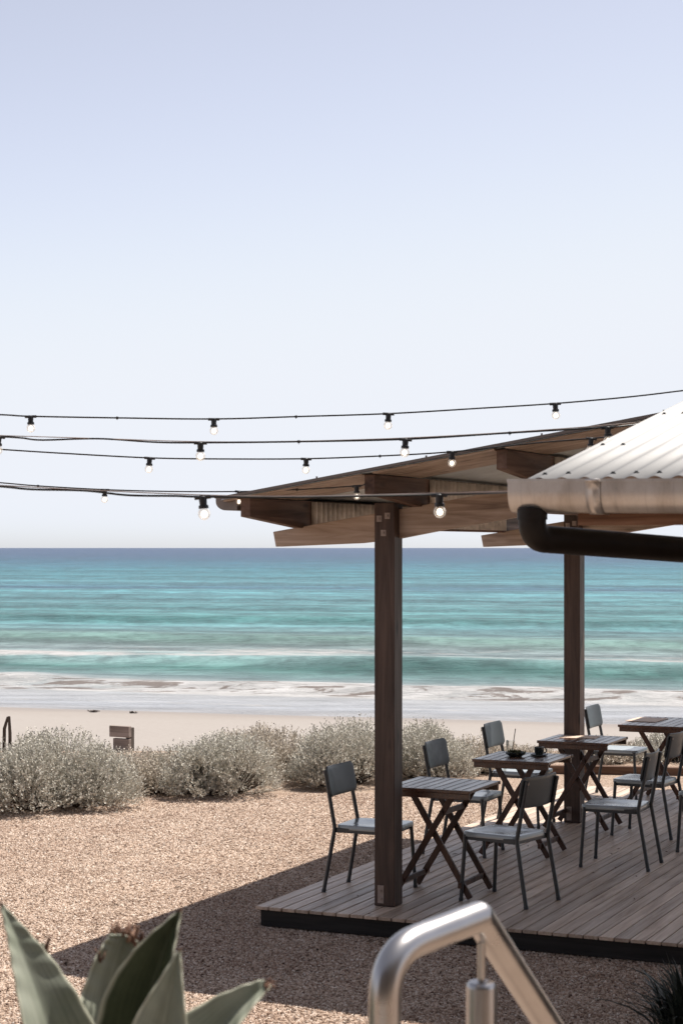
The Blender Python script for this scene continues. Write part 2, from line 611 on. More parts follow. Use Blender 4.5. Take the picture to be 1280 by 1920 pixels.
mb = MB()
ys = [16.0 + 0.6 * i for i in range(60)] + [54, 58, 64, 72]
xs = [-600, -200, -80, -40] + [-20 + 0.8 * i for i in range(51)] + [30, 50, 90, 200, 600]
nx = len(xs)
vv = []
for y in ys:
    for x in xs:
        yy = y - 0.3 * max(-40, min(40, x)) * min(1, max(0, (y - 18) / 8))
        z = beach_z(max(-40, min(40, x)), yy)
        if yy < 22.6: z = min(z, GZ - 0.05)
        vv.append((x, yy, z))
mb.add(vv, [(j * nx + i, j * nx + i + 1, (j + 1) * nx + i + 1, (j + 1) * nx + i) for j in range(len(ys) - 1) for i in range(nx - 1)])
tag(mb.build('beach', sand_mat(), smooth=True), kind='structure')


def sea_mat():
    m, nt, b = newmat('sea_water')
    g = nd(nt, 'ShaderNodeNewGeometry')
    sep = nd(nt, 'ShaderNodeSeparateXYZ')
    nt.links.new(g.outputs['Position'], sep.inputs[0])
    s0 = math_n(nt, 'ADD', sep.outputs[1], math_n(nt, 'MULTIPLY', sep.outputs[0], 0.3))
    # offshore distance, warped a little so that the colour bands wander
    mpw = mapping(nt, g.outputs['Position'], (0.05, 0.02, 0.02))
    nw = noise(nt, mpw.outputs[0], 1.0, 4, 0.55)
    nfar = noise(nt, mapping(nt, g.outputs['Position'], (0.006, 0.02, 0.02)).outputs[0], 1.0, 5, 0.6)
    w = math_n(nt, 'SUBTRACT', nw.outputs[0], 0.5)
    t0 = math_n(nt, 'DIVIDE', 47.0, s0)
    t = math_n(nt, 'ADD', t0, math_n(nt, 'MULTIPLY', w, math_n(nt, 'MULTIPLY', t0, 0.10)))
    t = math_n(nt, 'ADD', t, math_n(nt, 'MULTIPLY', math_n(nt, 'SUBTRACT', nfar.outputs[0], 0.5), 0.05))
    col = ramp(nt, t, [
        (0.0, (0.034, 0.054, 0.105)), (0.05, (0.029, 0.060, 0.102)), (0.085, (0.028, 0.080, 0.114)),
        (0.13, (0.036, 0.122, 0.146)), (0.17, (0.046, 0.142, 0.158)), (0.215, (0.058, 0.150, 0.165)), (0.24, (0.034, 0.085, 0.122)), (0.268, (0.060, 0.152, 0.164)),
        (0.36, (0.074, 0.172, 0.174)), (0.43, (0.040, 0.110, 0.104)), (0.455, (0.042, 0.112, 0.104)), (0.475, (0.075, 0.150, 0.152)),
        (0.535, (0.105, 0.175, 0.165)), (0.575, (0.110, 0.170, 0.142)), (0.61, (0.18, 0.215, 0.205)), (0.70, (0.15, 0.205, 0.20)),
        (0.735, (0.055, 0.135, 0.118)), (0.79, (0.12, 0.18, 0.18)), (0.83, (0.23, 0.265, 0.27)), (0.90, (0.30, 0.302, 0.308)),
        (0.97, (0.285, 0.293, 0.312)), (1.0, (0.285, 0.28, 0.285))])
    # dark and light sides of the chop painted into the colour, at three sizes
    def chop(sx, sy, loc, lo, hi, det=4):
        q = noise(nt, mapping(nt, g.outputs['Position'], (sx, sy, 0.3), loc).outputs[0], 1.0, det, 0.6, 0.3)
        return ramp(nt, q.outputs[0], [(0.34, lo), (0.48, 1.0), (0.66, hi)]).outputs[0]
    # wave backs and faces: shading painted as thin broken lines along the shore
    def lines(L, D, sx, sy, dark, light, loc):
        q = noise(nt, mapping(nt, g.outputs['Position'], (sx, sy, 0.3), loc).outputs[0], 1.0, 5, 0.62)
        k = noise(nt, mapping(nt, g.outputs['Position'], (sx * 1.9, sy * 1.4, 0.3), (loc[1], loc[0], 0)).outputs[0], 1.0, 3, 0.6)
        ph = math_n(nt, 'ADD', math_n(nt, 'MULTIPLY', s0, 2 * math.pi / L), math_n(nt, 'MULTIPLY', q.outputs[0], D))
        v = math_n(nt, 'ADD', math_n(nt, 'MULTIPLY', math_n(nt, 'SINE', ph), 0.5), 0.5)
        v = math_n(nt, 'ADD', math_n(nt, 'MULTIPLY', v, 0.72), math_n(nt, 'MULTIPLY', math_n(nt, 'SUBTRACT', k.outputs[0], 0.36), 1.0))
        return ramp(nt, v, [(0.12, light), (0.45, 1.0), (0.72, dark), (0.95, dark)]).outputs[0]
    # the thin water running up the sand is smooth
    ripple = ramp(nt, t0, [(0.0, 1.0), (0.74, 1.0), (0.82, 0.35), (0.92, 0.12)]).outputs[0]
    c = mix(nt, 1.0, col.outputs[0], ramp(nt, t0, [(0.0, (1.04, 1.10, 1.14)), (0.6, (1.14, 1.24, 1.30)), (0.8, (1.0, 1.0, 1.0))]).outputs[0], 'MULTIPLY')
    for q in (chop(1.8, 0.9, (0, 0, 0), 0.78, 1.22, 6), chop(0.6, 0.16, (3, 5, 0), 0.86, 1.16, 5), chop(0.2, 0.034, (9, 1, 0), 0.92, 1.09, 5),
              lines(5.5, 9.0, 0.22, 0.16, 0.74, 1.16, (1, 2, 0)), lines(17.0, 10.0, 0.075, 0.045, 0.76, 1.14, (5, 3, 0)), lines(60.0, 11.0, 0.025, 0.012, 0.84, 1.10, (8, 6, 0))):
        c = mix(nt, ripple, c, q, 'MULTIPLY')
    # foam: wash behind the breaker, the breaking crest, the bore near the beach
    nf = noise(nt, mapping(nt, g.outputs['Position'], (0.75, 1.0, 0.5)).outputs[0], 1.0, 6, 0.66, 0.5)
    nfl = noise(nt, mapping(nt, g.outputs['Position'], (0.10, 0.10, 0.1), (4, 0, 0)).outputs[0], 1.0, 3, 0.5)
    s_w = math_n(nt, 'DIVIDE', math_n(nt, 'SUBTRACT', math_n(nt, 'ADD', s0, math_n(nt, 'MULTIPLY', w, 2.2)), 44.0), 50.0)
    # s_w = (s - 44) / 50
    B = lambda s: (s - 44) / 50

    def band(stops):
        return ramp(nt, s_w, stops).outputs[0]
    wt = band([(B(44), 0.10), (B(48.6), 0.12), (B(49.2), 0.50), (B(49.7), 0.14), (B(51.9), 0.20), (B(52.6), 0.70), (B(55.8), 0.66), (B(56.6), 0.36), (B(58), 0.14), (B(65.6), 0.06), (B(66.4), 0.36), (B(66.9), 0.66), (B(68.2), 0.50), (B(71), 0.36), (B(77), 0.26), (B(82), 0.06), (B(94), 0.0)])
    mod = math_n(nt, 'ADD', math_n(nt, 'MULTIPLY', nf.outputs[0], 0.8), math_n(nt, 'MULTIPLY', nfl.outputs[0], 1.25))
    fo = math_n(nt, 'ADD', wt, math_n(nt, 'SUBTRACT', mod, 1.03))
    ff = ramp(nt, fo, [(0.33, 0.0), (0.45, 0.5), (0.62, 1.0)])
    nwd = noise(nt, mapping(nt, g.outputs['Position'], (0.55, 0.9, 0.5), (7, 3, 0)).outputs[0], 1.0, 5, 0.68, 0.4)
    patch_b = band([(B(52.4), 0.0), (B(53.0), 1.0), (B(55.6), 1.0), (B(56.4), 0.0)])
    brown_patches = math_n(nt, 'MULTIPLY', ramp(nt, nwd.outputs[0], [(0.52, 0.0), (0.57, 1.0)]).outputs[0], patch_b)  # brown patches broken up by noise within the bore
    fcol = ramp(nt, nf.outputs[0], [(0.3, (0.30, 0.295, 0.29)), (0.6, (0.40, 0.392, 0.388))])
    c = mix(nt, ff.outputs[0], c, fcol.outputs[0])
    c = mix(nt, math_n(nt, 'MULTIPLY', brown_patches, 0.8), c, (0.11, 0.085, 0.073))
    nt.links.new(c, b.inputs['Base Color'])
    rr = ramp(nt, ff.outputs[0], [(0.0, 0.30), (1.0, 0.9)])
    nt.links.new(rr.outputs[0], b.inputs['Roughness'])
    b.inputs['IOR'].default_value = 1.33
    b.inputs['Specular IOR Level'].default_value = 0.09
    nb = noise(nt, mapping(nt, g.outputs['Position'], (0.35, 0.9, 0.9)).outputs[0], 1.0, 8, 0.66, 0.5)
    bump(nt, b, nb.outputs[0], 1.0, 0.5)
    return m


def sea_h(x, y):
    s = y + 0.3 * x
    n = mnoise.noise(Vector((x * 0.05, y * 0.02, 3.0)))
    n2 = mnoise.noise(Vector((x * 0.25, y * 0.25, 9.0)))
    s += n * 2.2
    h = 0.0
    def wave(s, c, front, back, amp):
        if s < c: return amp * math.exp(-((s - c) / front) ** 2)
        return amp * math.exp(-((s - c) / back) ** 2)
    h += wave(s, 66.2, 1.7, 4.5, 0.42 * (0.85 + 0.5 * n))
    h += wave(s, 54.6, 0.7, 2.6, 0.16) * (1 + 0.9 * n2)
    h += wave(s, 84, 2.2, 5, 0.24)
    h += wave(s, 104, 2.5, 5, 0.34)
    h += wave(s, 128, 3, 6, 0.22)
    h += wave(s, 150, 3, 6, 0.28)
    h += 0.05 * n2 * min(1, max(0, (s - 50) / 20))
    if s > 170:
        h += 0.15 * math.sin(s * 0.12 + 3 * n) * math.exp(-(s - 170) / 800)
    return h


rows = list(np.arange(40, 130, 0.45)) + list(np.geomspace(130, 30000, 170))
us = [-2.2, -1.4, -0.9, -0.6, -0.45, -0.36, -0.30] + list(np.linspace(-0.26, 0.26, 150)) + [0.30, 0.36, 0.45, 0.6, 0.9, 1.4, 2.2]
vv = []
for y in rows:
    for u in us:
        x = u * y
        yy = y - (0.3 * x if y < 130 else 0.3 * x * math.exp(-(y - 130) / 300))
        fade = 1 if y < 2500 else 0
        vv.append((x, yy, SEA_Z + (sea_h(x, yy) * fade if abs(u) < 0.4 else 0)))
nx = len(us)
me = MB()
me.add(vv, [(j * nx + i, j * nx + i + 1, (j + 1) * nx + i + 1, (j + 1) * nx + i) for j in range(len(rows) - 1) for i in range(nx - 1)])
tag(me.build('sea', sea_mat(), smooth=True), kind='structure')


# loose gravel: stones instanced over the court (nobody could count them)
def gravel_stones():
    mb = MB()
    x0, x1, y0, y1, st = -5.4, 3.2, 9.0, 18.6, 0.3
    nx, ny = int((x1 - x0) / st), int((y1 - y0) / st)
    vid = {}
    vs, fs = [], []
    for j in range(ny):
        for i in range(nx):
            xc, yc = x0 + (i + .5) * st, y0 + (j + .5) * st
            d = Vector((xc - CX, yc - CY, 0))
            a, b = d.dot(D2), d.dot(D1)
            if a > 0.35 and 0.35 < b < 6.6: continue
            if xc < -0.30 * yc or xc > 0.21 * yc: continue
            q = []
            for (ii, jj) in ((i, j), (i + 1, j), (i + 1, j + 1), (i, j + 1)):
                if (ii, jj) not in vid:
                    vid[(ii, jj)] = len(vs)
                    vs.append((x0 + ii * st, y0 + jj * st, GZ + 0.002))
                q.append(vid[(ii, jj)])
            fs.append(q)
    mb.add(vs, fs)
    o = mb.build('gravel', M_stone)
    tag(o, kind='stuff')
    ng = bpy.data.node_groups.new('gravel_scatter', 'GeometryNodeTree')
    ng.interface.new_socket('Geometry', in_out='INPUT', socket_type='NodeSocketGeometry')
    ng.interface.new_socket('Geometry', in_out='OUTPUT', socket_type='NodeSocketGeometry')
    N, L = ng.nodes, ng.links
    gi, go = N.new('NodeGroupInput'), N.new('NodeGroupOutput')
    dp = N.new('GeometryNodeDistributePointsOnFaces')
    dp.inputs['Density'].default_value = 6500
    ico = N.new('GeometryNodeMeshIcoSphere')
    ico.inputs['Radius'].default_value = 0.0075
    ico.inputs['Subdivisions'].default_value = 1
    sm = N.new('GeometryNodeSetMaterial')
    sm.inputs['Material'].default_value = M_stone
    ip = N.new('GeometryNodeInstanceOnPoints')
    rs = N.new('FunctionNodeRandomValue'); rs.data_type = 'FLOAT_VECTOR'
    rs.inputs[0].default_value = (0.45, 0.4, 0.3)
    rs.inputs[1].default_value = (1.95, 1.45, 1.15)
    rr = N.new('FunctionNodeRandomValue'); rr.data_type = 'FLOAT_VECTOR'
    rr.inputs[0].default_value = (-0.5, -0.5, 0)
    rr.inputs[1].default_value = (0.5, 0.5, 6.28)
    L.new(gi.outputs[0], dp.inputs['Mesh'])
    L.new(dp.outputs['Points'], ip.inputs['Points'])
    L.new(ico.outputs['Mesh'], sm.inputs['Geometry'])
    L.new(sm.outputs[0], ip.inputs['Instance'])
    L.new(rr.outputs[0], ip.inputs['Rotation'])
    L.new(rs.outputs[0], ip.inputs['Scale'])
    L.new(ip.outputs[0], go.inputs[0])
    md = o.modifiers.new('scatter', 'NODES')
    md.node_group = ng


gravel_stones()

# landing and steps under the handrail (below the frame)
sm = MB()
sm.box(-0.75, 1.15, -3.2, 0.0, -0.10, 0.75)
for k in range(5):
    sm.box(0.02, 1.15, 0.28 * k + 0.0005, 0.28 * (k + 1), -0.13, 0.75 - 0.178 * (k + 1) + 0.0)
st = sm.build('steps', M_concrete, bevel=0.008)
st.location = (0.10, 2.95, 0.0)
st.rotation_euler = (0, 0, ROT)
tag(st, kind='structure')

# ------------------------------------------------------------------ deck
deck = empty('timber_deck', (CX, CY, 0), ROT, 'low timber deck of narrow brown boards under the verandah, dark fascia below', 'deck')
mb = MB()
DL = 6.75
pitch = 0.0952
k = 0
a = 0.0
while a < 6.2:
    ee = 0.004 * random.random()
    mb.box(a + 0.0035, a + pitch - 0.0050, -ee, DL, -0.022, 0.0 - 0.0012 * random.random())
    a += pitch
    k += 1
mb.build('boards', M_deck, deck, bevel=0.0022, seg=1)
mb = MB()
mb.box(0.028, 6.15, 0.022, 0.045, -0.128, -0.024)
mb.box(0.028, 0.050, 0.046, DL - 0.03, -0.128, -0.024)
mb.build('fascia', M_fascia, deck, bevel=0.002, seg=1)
mb = MB()
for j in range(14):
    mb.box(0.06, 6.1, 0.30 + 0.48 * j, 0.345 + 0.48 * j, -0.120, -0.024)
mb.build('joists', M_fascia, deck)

# ------------------------------------------------------------------ verandah
ver = empty('timber_verandah', (CX, CY, 0), ROT, 'brown timber verandah with corrugated skillion roof on two square posts over the deck', 'verandah')
SL = 0.158


def zr(a):            # top of the roof sheet
    return 2.648 + SL * (a - 0.107)


def zp(a):            # top of the purlins
    return zr(a) - 0.024


POST_A = 0.765
for b0 in (0.322, 4.334):
    mb = MB()
    mb.box(POST_A - 0.07, POST_A + 0.07, 0, 0.14, 0.0005, 2.60)
    p = mb.build('post', M_post, ver, bevel=0.006, loc=(0, b0, 0))
    for (da, z) in ((-0.035, 2.497), (0.022, 2.515), (-0.005, 2.405)):
        q = MB()
        q.box(POST_A + da - 0.018, POST_A + da + 0.018, -0.003, 0.0, z - 0.02, z + 0.02)
        q.tube([(POST_A + da, -0.012, z), (POST_A + da, 0.0, z)], 0.0085, 6)
        q.build('bolt', M_bolt, p)
    q = MB()
    q.box(POST_A - 0.045, POST_A - 0.002, -0.004, 0.0, 0.02, 0.135)
    q.tube([(POST_A - 0.023, -0.010, 0.10), (POST_A - 0.023, -0.004, 0.10)], 0.008, 6)
    q.tube([(POST_A - 0.023, -0.010, 0.05), (POST_A - 0.023, -0.004, 0.05)], 0.008, 6)
    q.build('base_bracket', M_bolt, p)

# rafters (beams across, at each post), haunched towards the low end
def ztop(a): return zp(a) - 0.182
for b0 in (0.405, 4.417):
    poly = [(-0.055, 2.317), (0.55, 2.340), (0.80, 2.366), (1.10, 2.420), (3.6, 2.420 + 2.5 * SL), (3.6, ztop(3.6)), (-0.075, ztop(-0.075) + 0.003)]
    mb = MB()
    mb.prism(poly, 0.045, axis=1, off=0)
    mb.prism(poly, 0.045, axis=1, off=0.0480)
    mb.build('rafter', M_beam, ver, bevel=0.004, loc=(0, b0, 0))

RB0, RB1, RB2 = -0.42, 4.97, 9.2     # front edge, rear edge, rear edge of the part added for shade at right
for pa in (0.08, 0.925, 1.77, 2.615, 3.36, 4.2):
    mb = MB()
    zt = zp(pa + 0.035) - 0.004
    end = 8.9 if pa > 1.7 else RB1 - 0.05
    poly = [(-0.36, zt - 0.118), (0.38, zt - 0.181), (end, zt - 0.181), (end, zt), (-0.36, zt)]
    mb.prism(poly, 0.068, axis=0, off=pa)
    p = mb.build('purlin', M_purlin, ver, bevel=0.004)
    # ribbed sheet strip fixed to the purlin behind the rafter
    mb = MB()
    n0, n1 = 0.52, 4.40
    N = int((n1 - n0) / 0.0127)
    vs = []
    for i in range(N + 1):
        b = n0 + (n1 - n0) * i / N
        a = pa + 0.068 + 0.018 + 0.015 * math.sin(2 * math.pi * b / 0.076)
        vs += [(a, b, zt - 0.165), (a, b, zt - 0.006)]
    mb.add(vs, [(2 * i, 2 * i + 2, 2 * i + 3, 2 * i + 1) for i in range(N)])
    s = mb.build('ribbed_strip', M_strip, p, smooth=True)
    sd = s.modifiers.new('thick', 'SOLIDIFY'); sd.thickness = 0.0012

# lining boards under the front overhang, roof sheet, barge trim
mb = MB()
for (a0, a1) in ((-0.02, 0.079), (0.149, 0.924), (0.994, 1.769), (1.839, 2.614), (2.684, 3.358), (3.43, 4.198)):
    for kk in range(6):
        b0 = -0.40 + kk * 0.1345
        vs = []
        for b in (b0, b0 + 0.131):
            for a_ in (a0, a1):
                for dz in (-0.030, -0.020):
                    vs.append((a_, b, zr(a_) + dz))
        mb.add(vs, [(0, 1, 3, 2), (4, 6, 7, 5), (0, 4, 5, 1), (2, 3, 7, 6), (0, 2, 6, 4), (1, 5, 7, 3)])
mb.build('soffit', M_soffit, ver)


def corr_slope(a0, a1, b0, b1, zf, amp=0.008, pitch=0.076, step=0.0095):
    """sheet whose ribs run up the slope (along a)"""
    mb = MB()
    N = int((b1 - b0) / step)
    vs = []
    for i in range(N + 1):
        b = b0 + (b1 - b0) * i / N
        dz = amp * math.cos(2 * math.pi * b / pitch)
        for k in range(5):
            a_ = a0 + (a1 - a0) * k / 4
            vs.append((a_, b, zf(a_) + dz))
    mb.add(vs, [(i * 5 + k, i * 5 + k + 1, (i + 1) * 5 + k + 1, (i + 1) * 5 + k) for i in range(N) for k in range(4)])
    return mb


mb = corr_slope(-0.03, 4.45, RB0, RB1, lambda a: zr(a) - 0.010)
m2 = corr_slope(1.36, 4.45, RB1 - 0.02, RB2, lambda a: zr(a) - 0.006)  # added rear extension that shades the right of the deck
mb.add(m2.v, m2.f)
o = mb.build('roof_sheet', M_sheet, ver, smooth=True)
sd = o.modifiers.new('thick', 'SOLIDIFY'); sd.thickness = 0.0015
# barge capping over the front edge of the sheet
mb = MB()
vs = []
for a_ in (-0.03, 4.45):
    for (b, dz) in ((RB0 - 0.006, -0.014), (RB0 - 0.006, 0.004), (RB0 + 0.09, 0.004), (RB0 + 0.09, 0.0), (RB0 - 0.002, 0.0), (RB0 - 0.002, -0.014)):
        vs.append((a_, b, zr(a_) + dz))
mb.add(vs, [tuple(range(5, -1, -1)), tuple(range(6, 12))] + [(i, (i + 1) % 6, (i + 1) % 6 + 6, i + 6) for i in range(6)])
for i in range(4):
    a_ = 0.62 + i * 0.72
    mb.tube([(a_, RB0 + 0.03, zr(a_)), (a_, RB0 + 0.03, zr(a_) + 0.018)], 0.006, 6)
mb.build('barge_capping', paint('barge_enamel', (0.16, 0.135, 0.12), 0.5, 0.4), ver)


def quad_gutter(profile_top, length, w=0.115, h=0.09, lip=0.012):
    """profile in (out, z): out is measured away from the fascia"""
    pts = [(0.0, 0.0), (0.0, -h), (w * 0.50, -h)]
    for i in range(1, 8):
        t = i / 8 * math.pi / 2
        pts.append((w * 0.50 + w * 0.50 * math.sin(t), -h + h * 0.62 * (1 - math.cos(t))))
    pts += [(w, -h * 0.36), (w, -lip), (w + 0.008, -lip), (w + 0.008, 0.0)]
    return pts


# low eave gutter of the verandah: runs along b, at a < 0
pts = quad_gutter(0, 0, 0.15, 0.088)
th = 0.003
mb = MB()
zt = 2.632
outer = [(-p[0] - 0.0, p[1]) for p in pts]
n = len(outer)
vs = []
for b in (RB0 + 0.06, RB1):
    vs += [(0.055 + x, b, zt + z) for x, z in outer]
mb.add(vs, [(i, i + 1, i + 1 + n, i + n) for i in range(n - 1)] + [tuple(range(n)), tuple(range(n, 2 * n))])
mb.build('gutter', M_gutter_dull, ver, smooth=True)

# ------------------------------------------------------------------ house on the right
GA, GB = 3.475, -5.03            # left end of its gutter, in deck coordinates
house = empty('beach_house', W(GA, GB, 0), ROT, 'house with white corrugated roof, weathered gutter and black downpipe beside the deck', 'house')
RS = 0.195                         # roof pitch
GT = 2.532                        # gutter lip height
mb = MB()
step = 0.076 / 10
A1, BL = 6.4, 5.2
N = int((A1 + 0.0) / step)
vs = []
a00 = 0.045
for i in range(N + 1):
    a_ = a00 + step * i
    dz = 0.0062 * math.cos(2 * math.pi * (a_ - 0.02) / 0.076)
    for k in range(6):
        b = 0.032 + BL * k / 5
        vs.append((a_, b, GT - 0.0015 + RS * (b - 0.032) + dz))
mb.add(vs, [(i * 6 + k, i * 6 + k + 1, (i + 1) * 6 + k + 1, (i + 1) * 6 + k) for i in range(N) for k in range(5)])
roof = mb.build('roof', M_roof, house, smooth=True)
sd = roof.modifiers.new('thick', 'SOLIDIFY'); sd.thickness = 0.0012; sd.offset = -1
M_screw = paint('screw_zinc', (0.045, 0.045, 0.045), 0.5, 0.5, 0.2, 0.3)
mb = MB()
for row, b in enumerate((0.10, 0.75, 1.62, 2.5, 3.4, 4.4)):
    for k in range(0, 82):
        if (k % 4) in (2, ) or (k % 4 == 3 and row % 2 and k % 8 == 3): continue
        a_ = 0.02 + 0.076 * (k + 1) + random.uniform(-.002, .002)
        bb = b + random.uniform(-.012, .012)
        z = GT - 0.0015 + RS * (bb - 0.032) + 0.0062
        prof = [(0.0092, -0.002), (0.0092, 0.0012), (0.0055, 0.002), (0.0055, 0.0055), (0.0001, 0.006)]
        if a_ < 1.1 and b < 2.6:
            q = MB(); q.lathe(prof, (a_, bb, z), 8)
            q.build('roof_screw', M_screw, roof)
        else:
            mb.lathe(prof, (a_, bb, z), 8)
tag(mb.build('roof_screws', M_screw, roof), kind='stuff')

# gutter with a bracket strap, running along a; profile points outward = -b
pts = quad_gutter(0, 0, 0.105, 0.108, 0.010)
mb = MB()
inner = [(p[0] - (0.003 if p[0] > 0.05 else -0.003), p[1] + (0.003 if p[1] < -0.1 else 0)) for p in pts]
ring = pts + inner[::-1]
n = len(ring)
vs = []
for a_ in (0.0, 6.3):
    zt = GT - 0.012 * a_
    vs += [(a_, 0.105 - x, zt + z) for x, z in ring]
mb.add(vs, [(i, (i + 1) % n, (i + 1) % n + n, i + n) for i in range(n)] + [tuple(range(n, 2 * n))])
n0 = len(mb.v)
cap = [(0.0, 0.105 - x, GT + z) for x, z in pts] + [(0.003, 0.105 - x, GT + z) for x, z in pts]
m_ = len(pts)
mb.add(cap, [tuple(range(m_)), tuple(range(2 * m_ - 1, m_ - 1, -1))])
gut = mb.build('gutter', M_gutter, house, smooth=True)
for a_ in (0.262, 1.40, 2.6, 3.8):
    mb = MB()
    vs = []
    for aa in (a_, a_ + 0.047):
        vs += [(aa, 0.105 - x - 0.0045 * (1 if x > 0.04 else 0), GT - 0.012 * aa + z - 0.0035 * (1 if z < -0.06 else 0)) for x, z in pts[1:]]
    mm = len(pts) - 1
    mb.add(vs, [(i, i + 1, i + 1 + mm, i + mm) for i in range(mm - 1)])
    s = mb.build('gutter_strap', M_gutter, gut, smooth=True)
    sd = s.modifiers.new('thick', 'SOLIDIFY'); sd.thickness = 0.002; sd.offset = 0
mb = MB()
mb.box(0.20, 6.3, 0.110, 0.140, GT - 0.150, GT - 0.012)
mb.build('fascia_board', M_rust, house, bevel=0.003)
for a_ in (0.95, 1.85, 2.75, 3.65):
    mb = MB()
    mb.prism([(0.142, GT - 0.15), (3.9, GT - 0.15 + RS * 3.76), (3.9, GT - 0.03 + RS * 3.76), (0.142, GT - 0.03)], 0.045, axis=0, off=a_)
    mb.build('rafter', M_rust, house, bevel=0.003)
# downpipe: drop from the gutter end, elbow, then a long run back to the wall
q0 = P(997, 952, 6.04); q1 = P(997, 1009, 6.04); q2 = P(1281, 1031, 6.55)
q3 = q2 + (q2 - q1) * 1.9
mb = MB()
Mi = (Matrix.Translation(W(GA, GB, 0)) @ Matrix.Rotation(ROT, 4, 'Z')).inverted()
path = [Mi @ v for v in fillet([q0, q1, q3], [0.062], 12)]
mb.tube(path, 0.045, 24)
dp = mb.build('downpipe', M_pipe, house, smooth=True)
mb = MB()
c = Mi @ P(997, 957, 6.04)
mb.lathe([(0.049, -0.03), (0.049, 0.006), (0.044, 0.006)], c, 24)
mb.build('outlet_collar', M_pipe, dp, smooth=True)
mb = MB()
mb.box(1.35, 6.3, 0.85, 5.1, GZ - GZ - 0.14, 2.46)
M_clad = wood('dark_cladding', (0.02, 0.015, 0.012), (0.04, 0.031, 0.026), (0.065, 0.05, 0.042), axis=0, rough=0.8, knots=False)  # unseen cladding, kept dark so it throws back little light
mb.build('wall', M_clad, house)
# unseen two storey part of the house, added to hold back sky light
mb = MB()
mb.box(-9, 10, -6.5, -3.3, -0.3, 6.6)
for k in range(32):
    mb.box(-9.0, 10.0, -3.3, -3.27 + 0.006, -0.1 + 0.205 * k, 0.095 + 0.205 * k)
wg = mb.build('added_wing', M_clad, house)
wg.matrix_parent_inverse = (Matrix.Translation(W(GA, GB, 0)) @ Matrix.Rotation(ROT, 4, 'Z')).inverted()

# ------------------------------------------------------------------ chairs
def rounded_rect(w, h, r, n=5):
    pts = []
    for cx, cy, a0 in ((w / 2 - r, h / 2 - r, 0), (-w / 2 + r, h / 2 - r, 90), (-w / 2 + r, -h / 2 + r, 180), (w / 2 - r, -h / 2 + r, 270)):
        for k in range(n + 1):
            a = R(a0 + 90 * k / n)
            pts.append((cx + r * math.cos(a), cy + r * math.sin(a)))
    return pts


def make_chair():
    root = empty('cafe_chair', (0, 0, 0))
    # seat: rounded pan with a turned-down rim
    mb = MB()
    prof = [(1.0, -0.030), (1.0, -0.006), (0.985, 0.0), (0.94, 0.001), (0.6, -0.003), (0.25, -0.005)]
    ol = rounded_rect(0.40, 0.42, 0.045, 5)
    n = len(ol)
    vs = []
    for k, z in prof: vs += [(x * k * (1 - 0.06 * (y < 0)), y * k, z) for x, y in ol]
    fs = []
    for i in range(len(prof) - 1):
        for j in range(n):
            l = (j + 1) % n
            fs.append((i * n + j, i * n + l, (i + 1) * n + l, (i + 1) * n + j))
    fs.append(tuple((len(prof) - 1) * n + j for j in range(n)))
    mb.add(vs, fs)
    mb.add([(x * 0.97 * (1 - 0.06 * (y < 0)), y * 0.97, -0.026) for x, y in ol], [tuple(range(n - 1, -1, -1))])
    mb.build('seat', M_seat, root, smooth=True, loc=(0, 0.015, 0.453))
    # frame under the seat
    mb = MB()
    for s in (-1, 1):
        mb.bar((s * 0.183, -0.195, 0.418), (s * 0.183, 0.200, 0.418), 0.014, 0.034)
    mb.bar((-0.19, 0.190, 0.416), (0.19, 0.190, 0.416), 0.014, 0.03)
    mb.bar((-0.19, -0.185, 0.416), (0.19, -0.185, 0.416), 0.014, 0.03)
    mb.build('seat_frame', M_chair, root, bevel=0.003, seg=1)
    for s in (-1, 1):
        mb = MB()
        pl = fillet([(s * 0.203, -0.275, 0.0), (s * 0.192, -0.198, 0.43), (s * 0.186, -0.272, 0.815)], [0.12], 6)
        for i in range(len(pl) - 1):
            pass
        mb.tube(pl, 0.0138, 10)
        mb.tube([(s * 0.203, -0.275, 0.0), (s * 0.2025, -0.272, 0.02)], 0.0158, 10)
        mb.build('rear_leg', M_chair, root, smooth=True)
        mb = MB()
        mb.tube([(s * 0.204, 0.222, 0.0), (s * 0.190, 0.196, 0.435)], [0.0125, 0.0138], 10)
        mb.tube([(s * 0.204, 0.222, 0.0), (s * 0.2035, 0.221, 0.02)], 0.0150, 10)
        mb.build('front_leg', M_chair, root, smooth=True)
    # back panel, gently curved, in front of the uprights
    w, h, r = 0.425, 0.205, 0.024
    NX, NZ = 16, 8
    mb = MB()
    vs, fs = [], []
    for j in range(NZ + 1):
        for i in range(NX + 1):
            x = -w / 2 + w * i / NX
            z = -h / 2 + h * j / NZ
            # round the corners by pulling the grid in
            zx = abs(z) - (h / 2 - r)
            lim = w / 2
            if zx > 0: lim = w / 2 - r + math.sqrt(max(r * r - zx * zx, 0))
            x = x * lim / (w / 2)
            y = 0.030 * (1 - (2 * x / w) ** 2) * -1 + 0.030
            vs.append((x, y, z))
    for j in range(NZ):
        for i in range(NX):
            fs.append((j * (NX + 1) + i, j * (NX + 1) + i + 1, (j + 1) * (NX + 1) + i + 1, (j + 1) * (NX + 1) + i))
    mb.add(vs, fs)
    bk = mb.build('backrest', M_back, root, smooth=True, loc=(0, -0.2575, 0.735))
    bk.rotation_euler = (R(10.5), 0, 0)
    sd = bk.modifiers.new('thick', 'SOLIDIFY'); sd.thickness = 0.010; sd.offset = 1
    bv = bk.modifiers.new('round', 'BEVEL'); bv.width = 0.003; bv.segments = 2; bv.limit_method = 'ANGLE'
    for s in (-1, 1):
        mb = MB()
        mb.lathe([(0.0085, -0.003), (0.0085, 0.003), (0.0001, 0.005)], (0, 0, 0), 10)
        q = mb.build('screw', M_bolt, bk, smooth=True, loc=(s * 0.186, -0.012, 0.065))
        q.rotation_euler = (R(90), 0, 0)
    return root


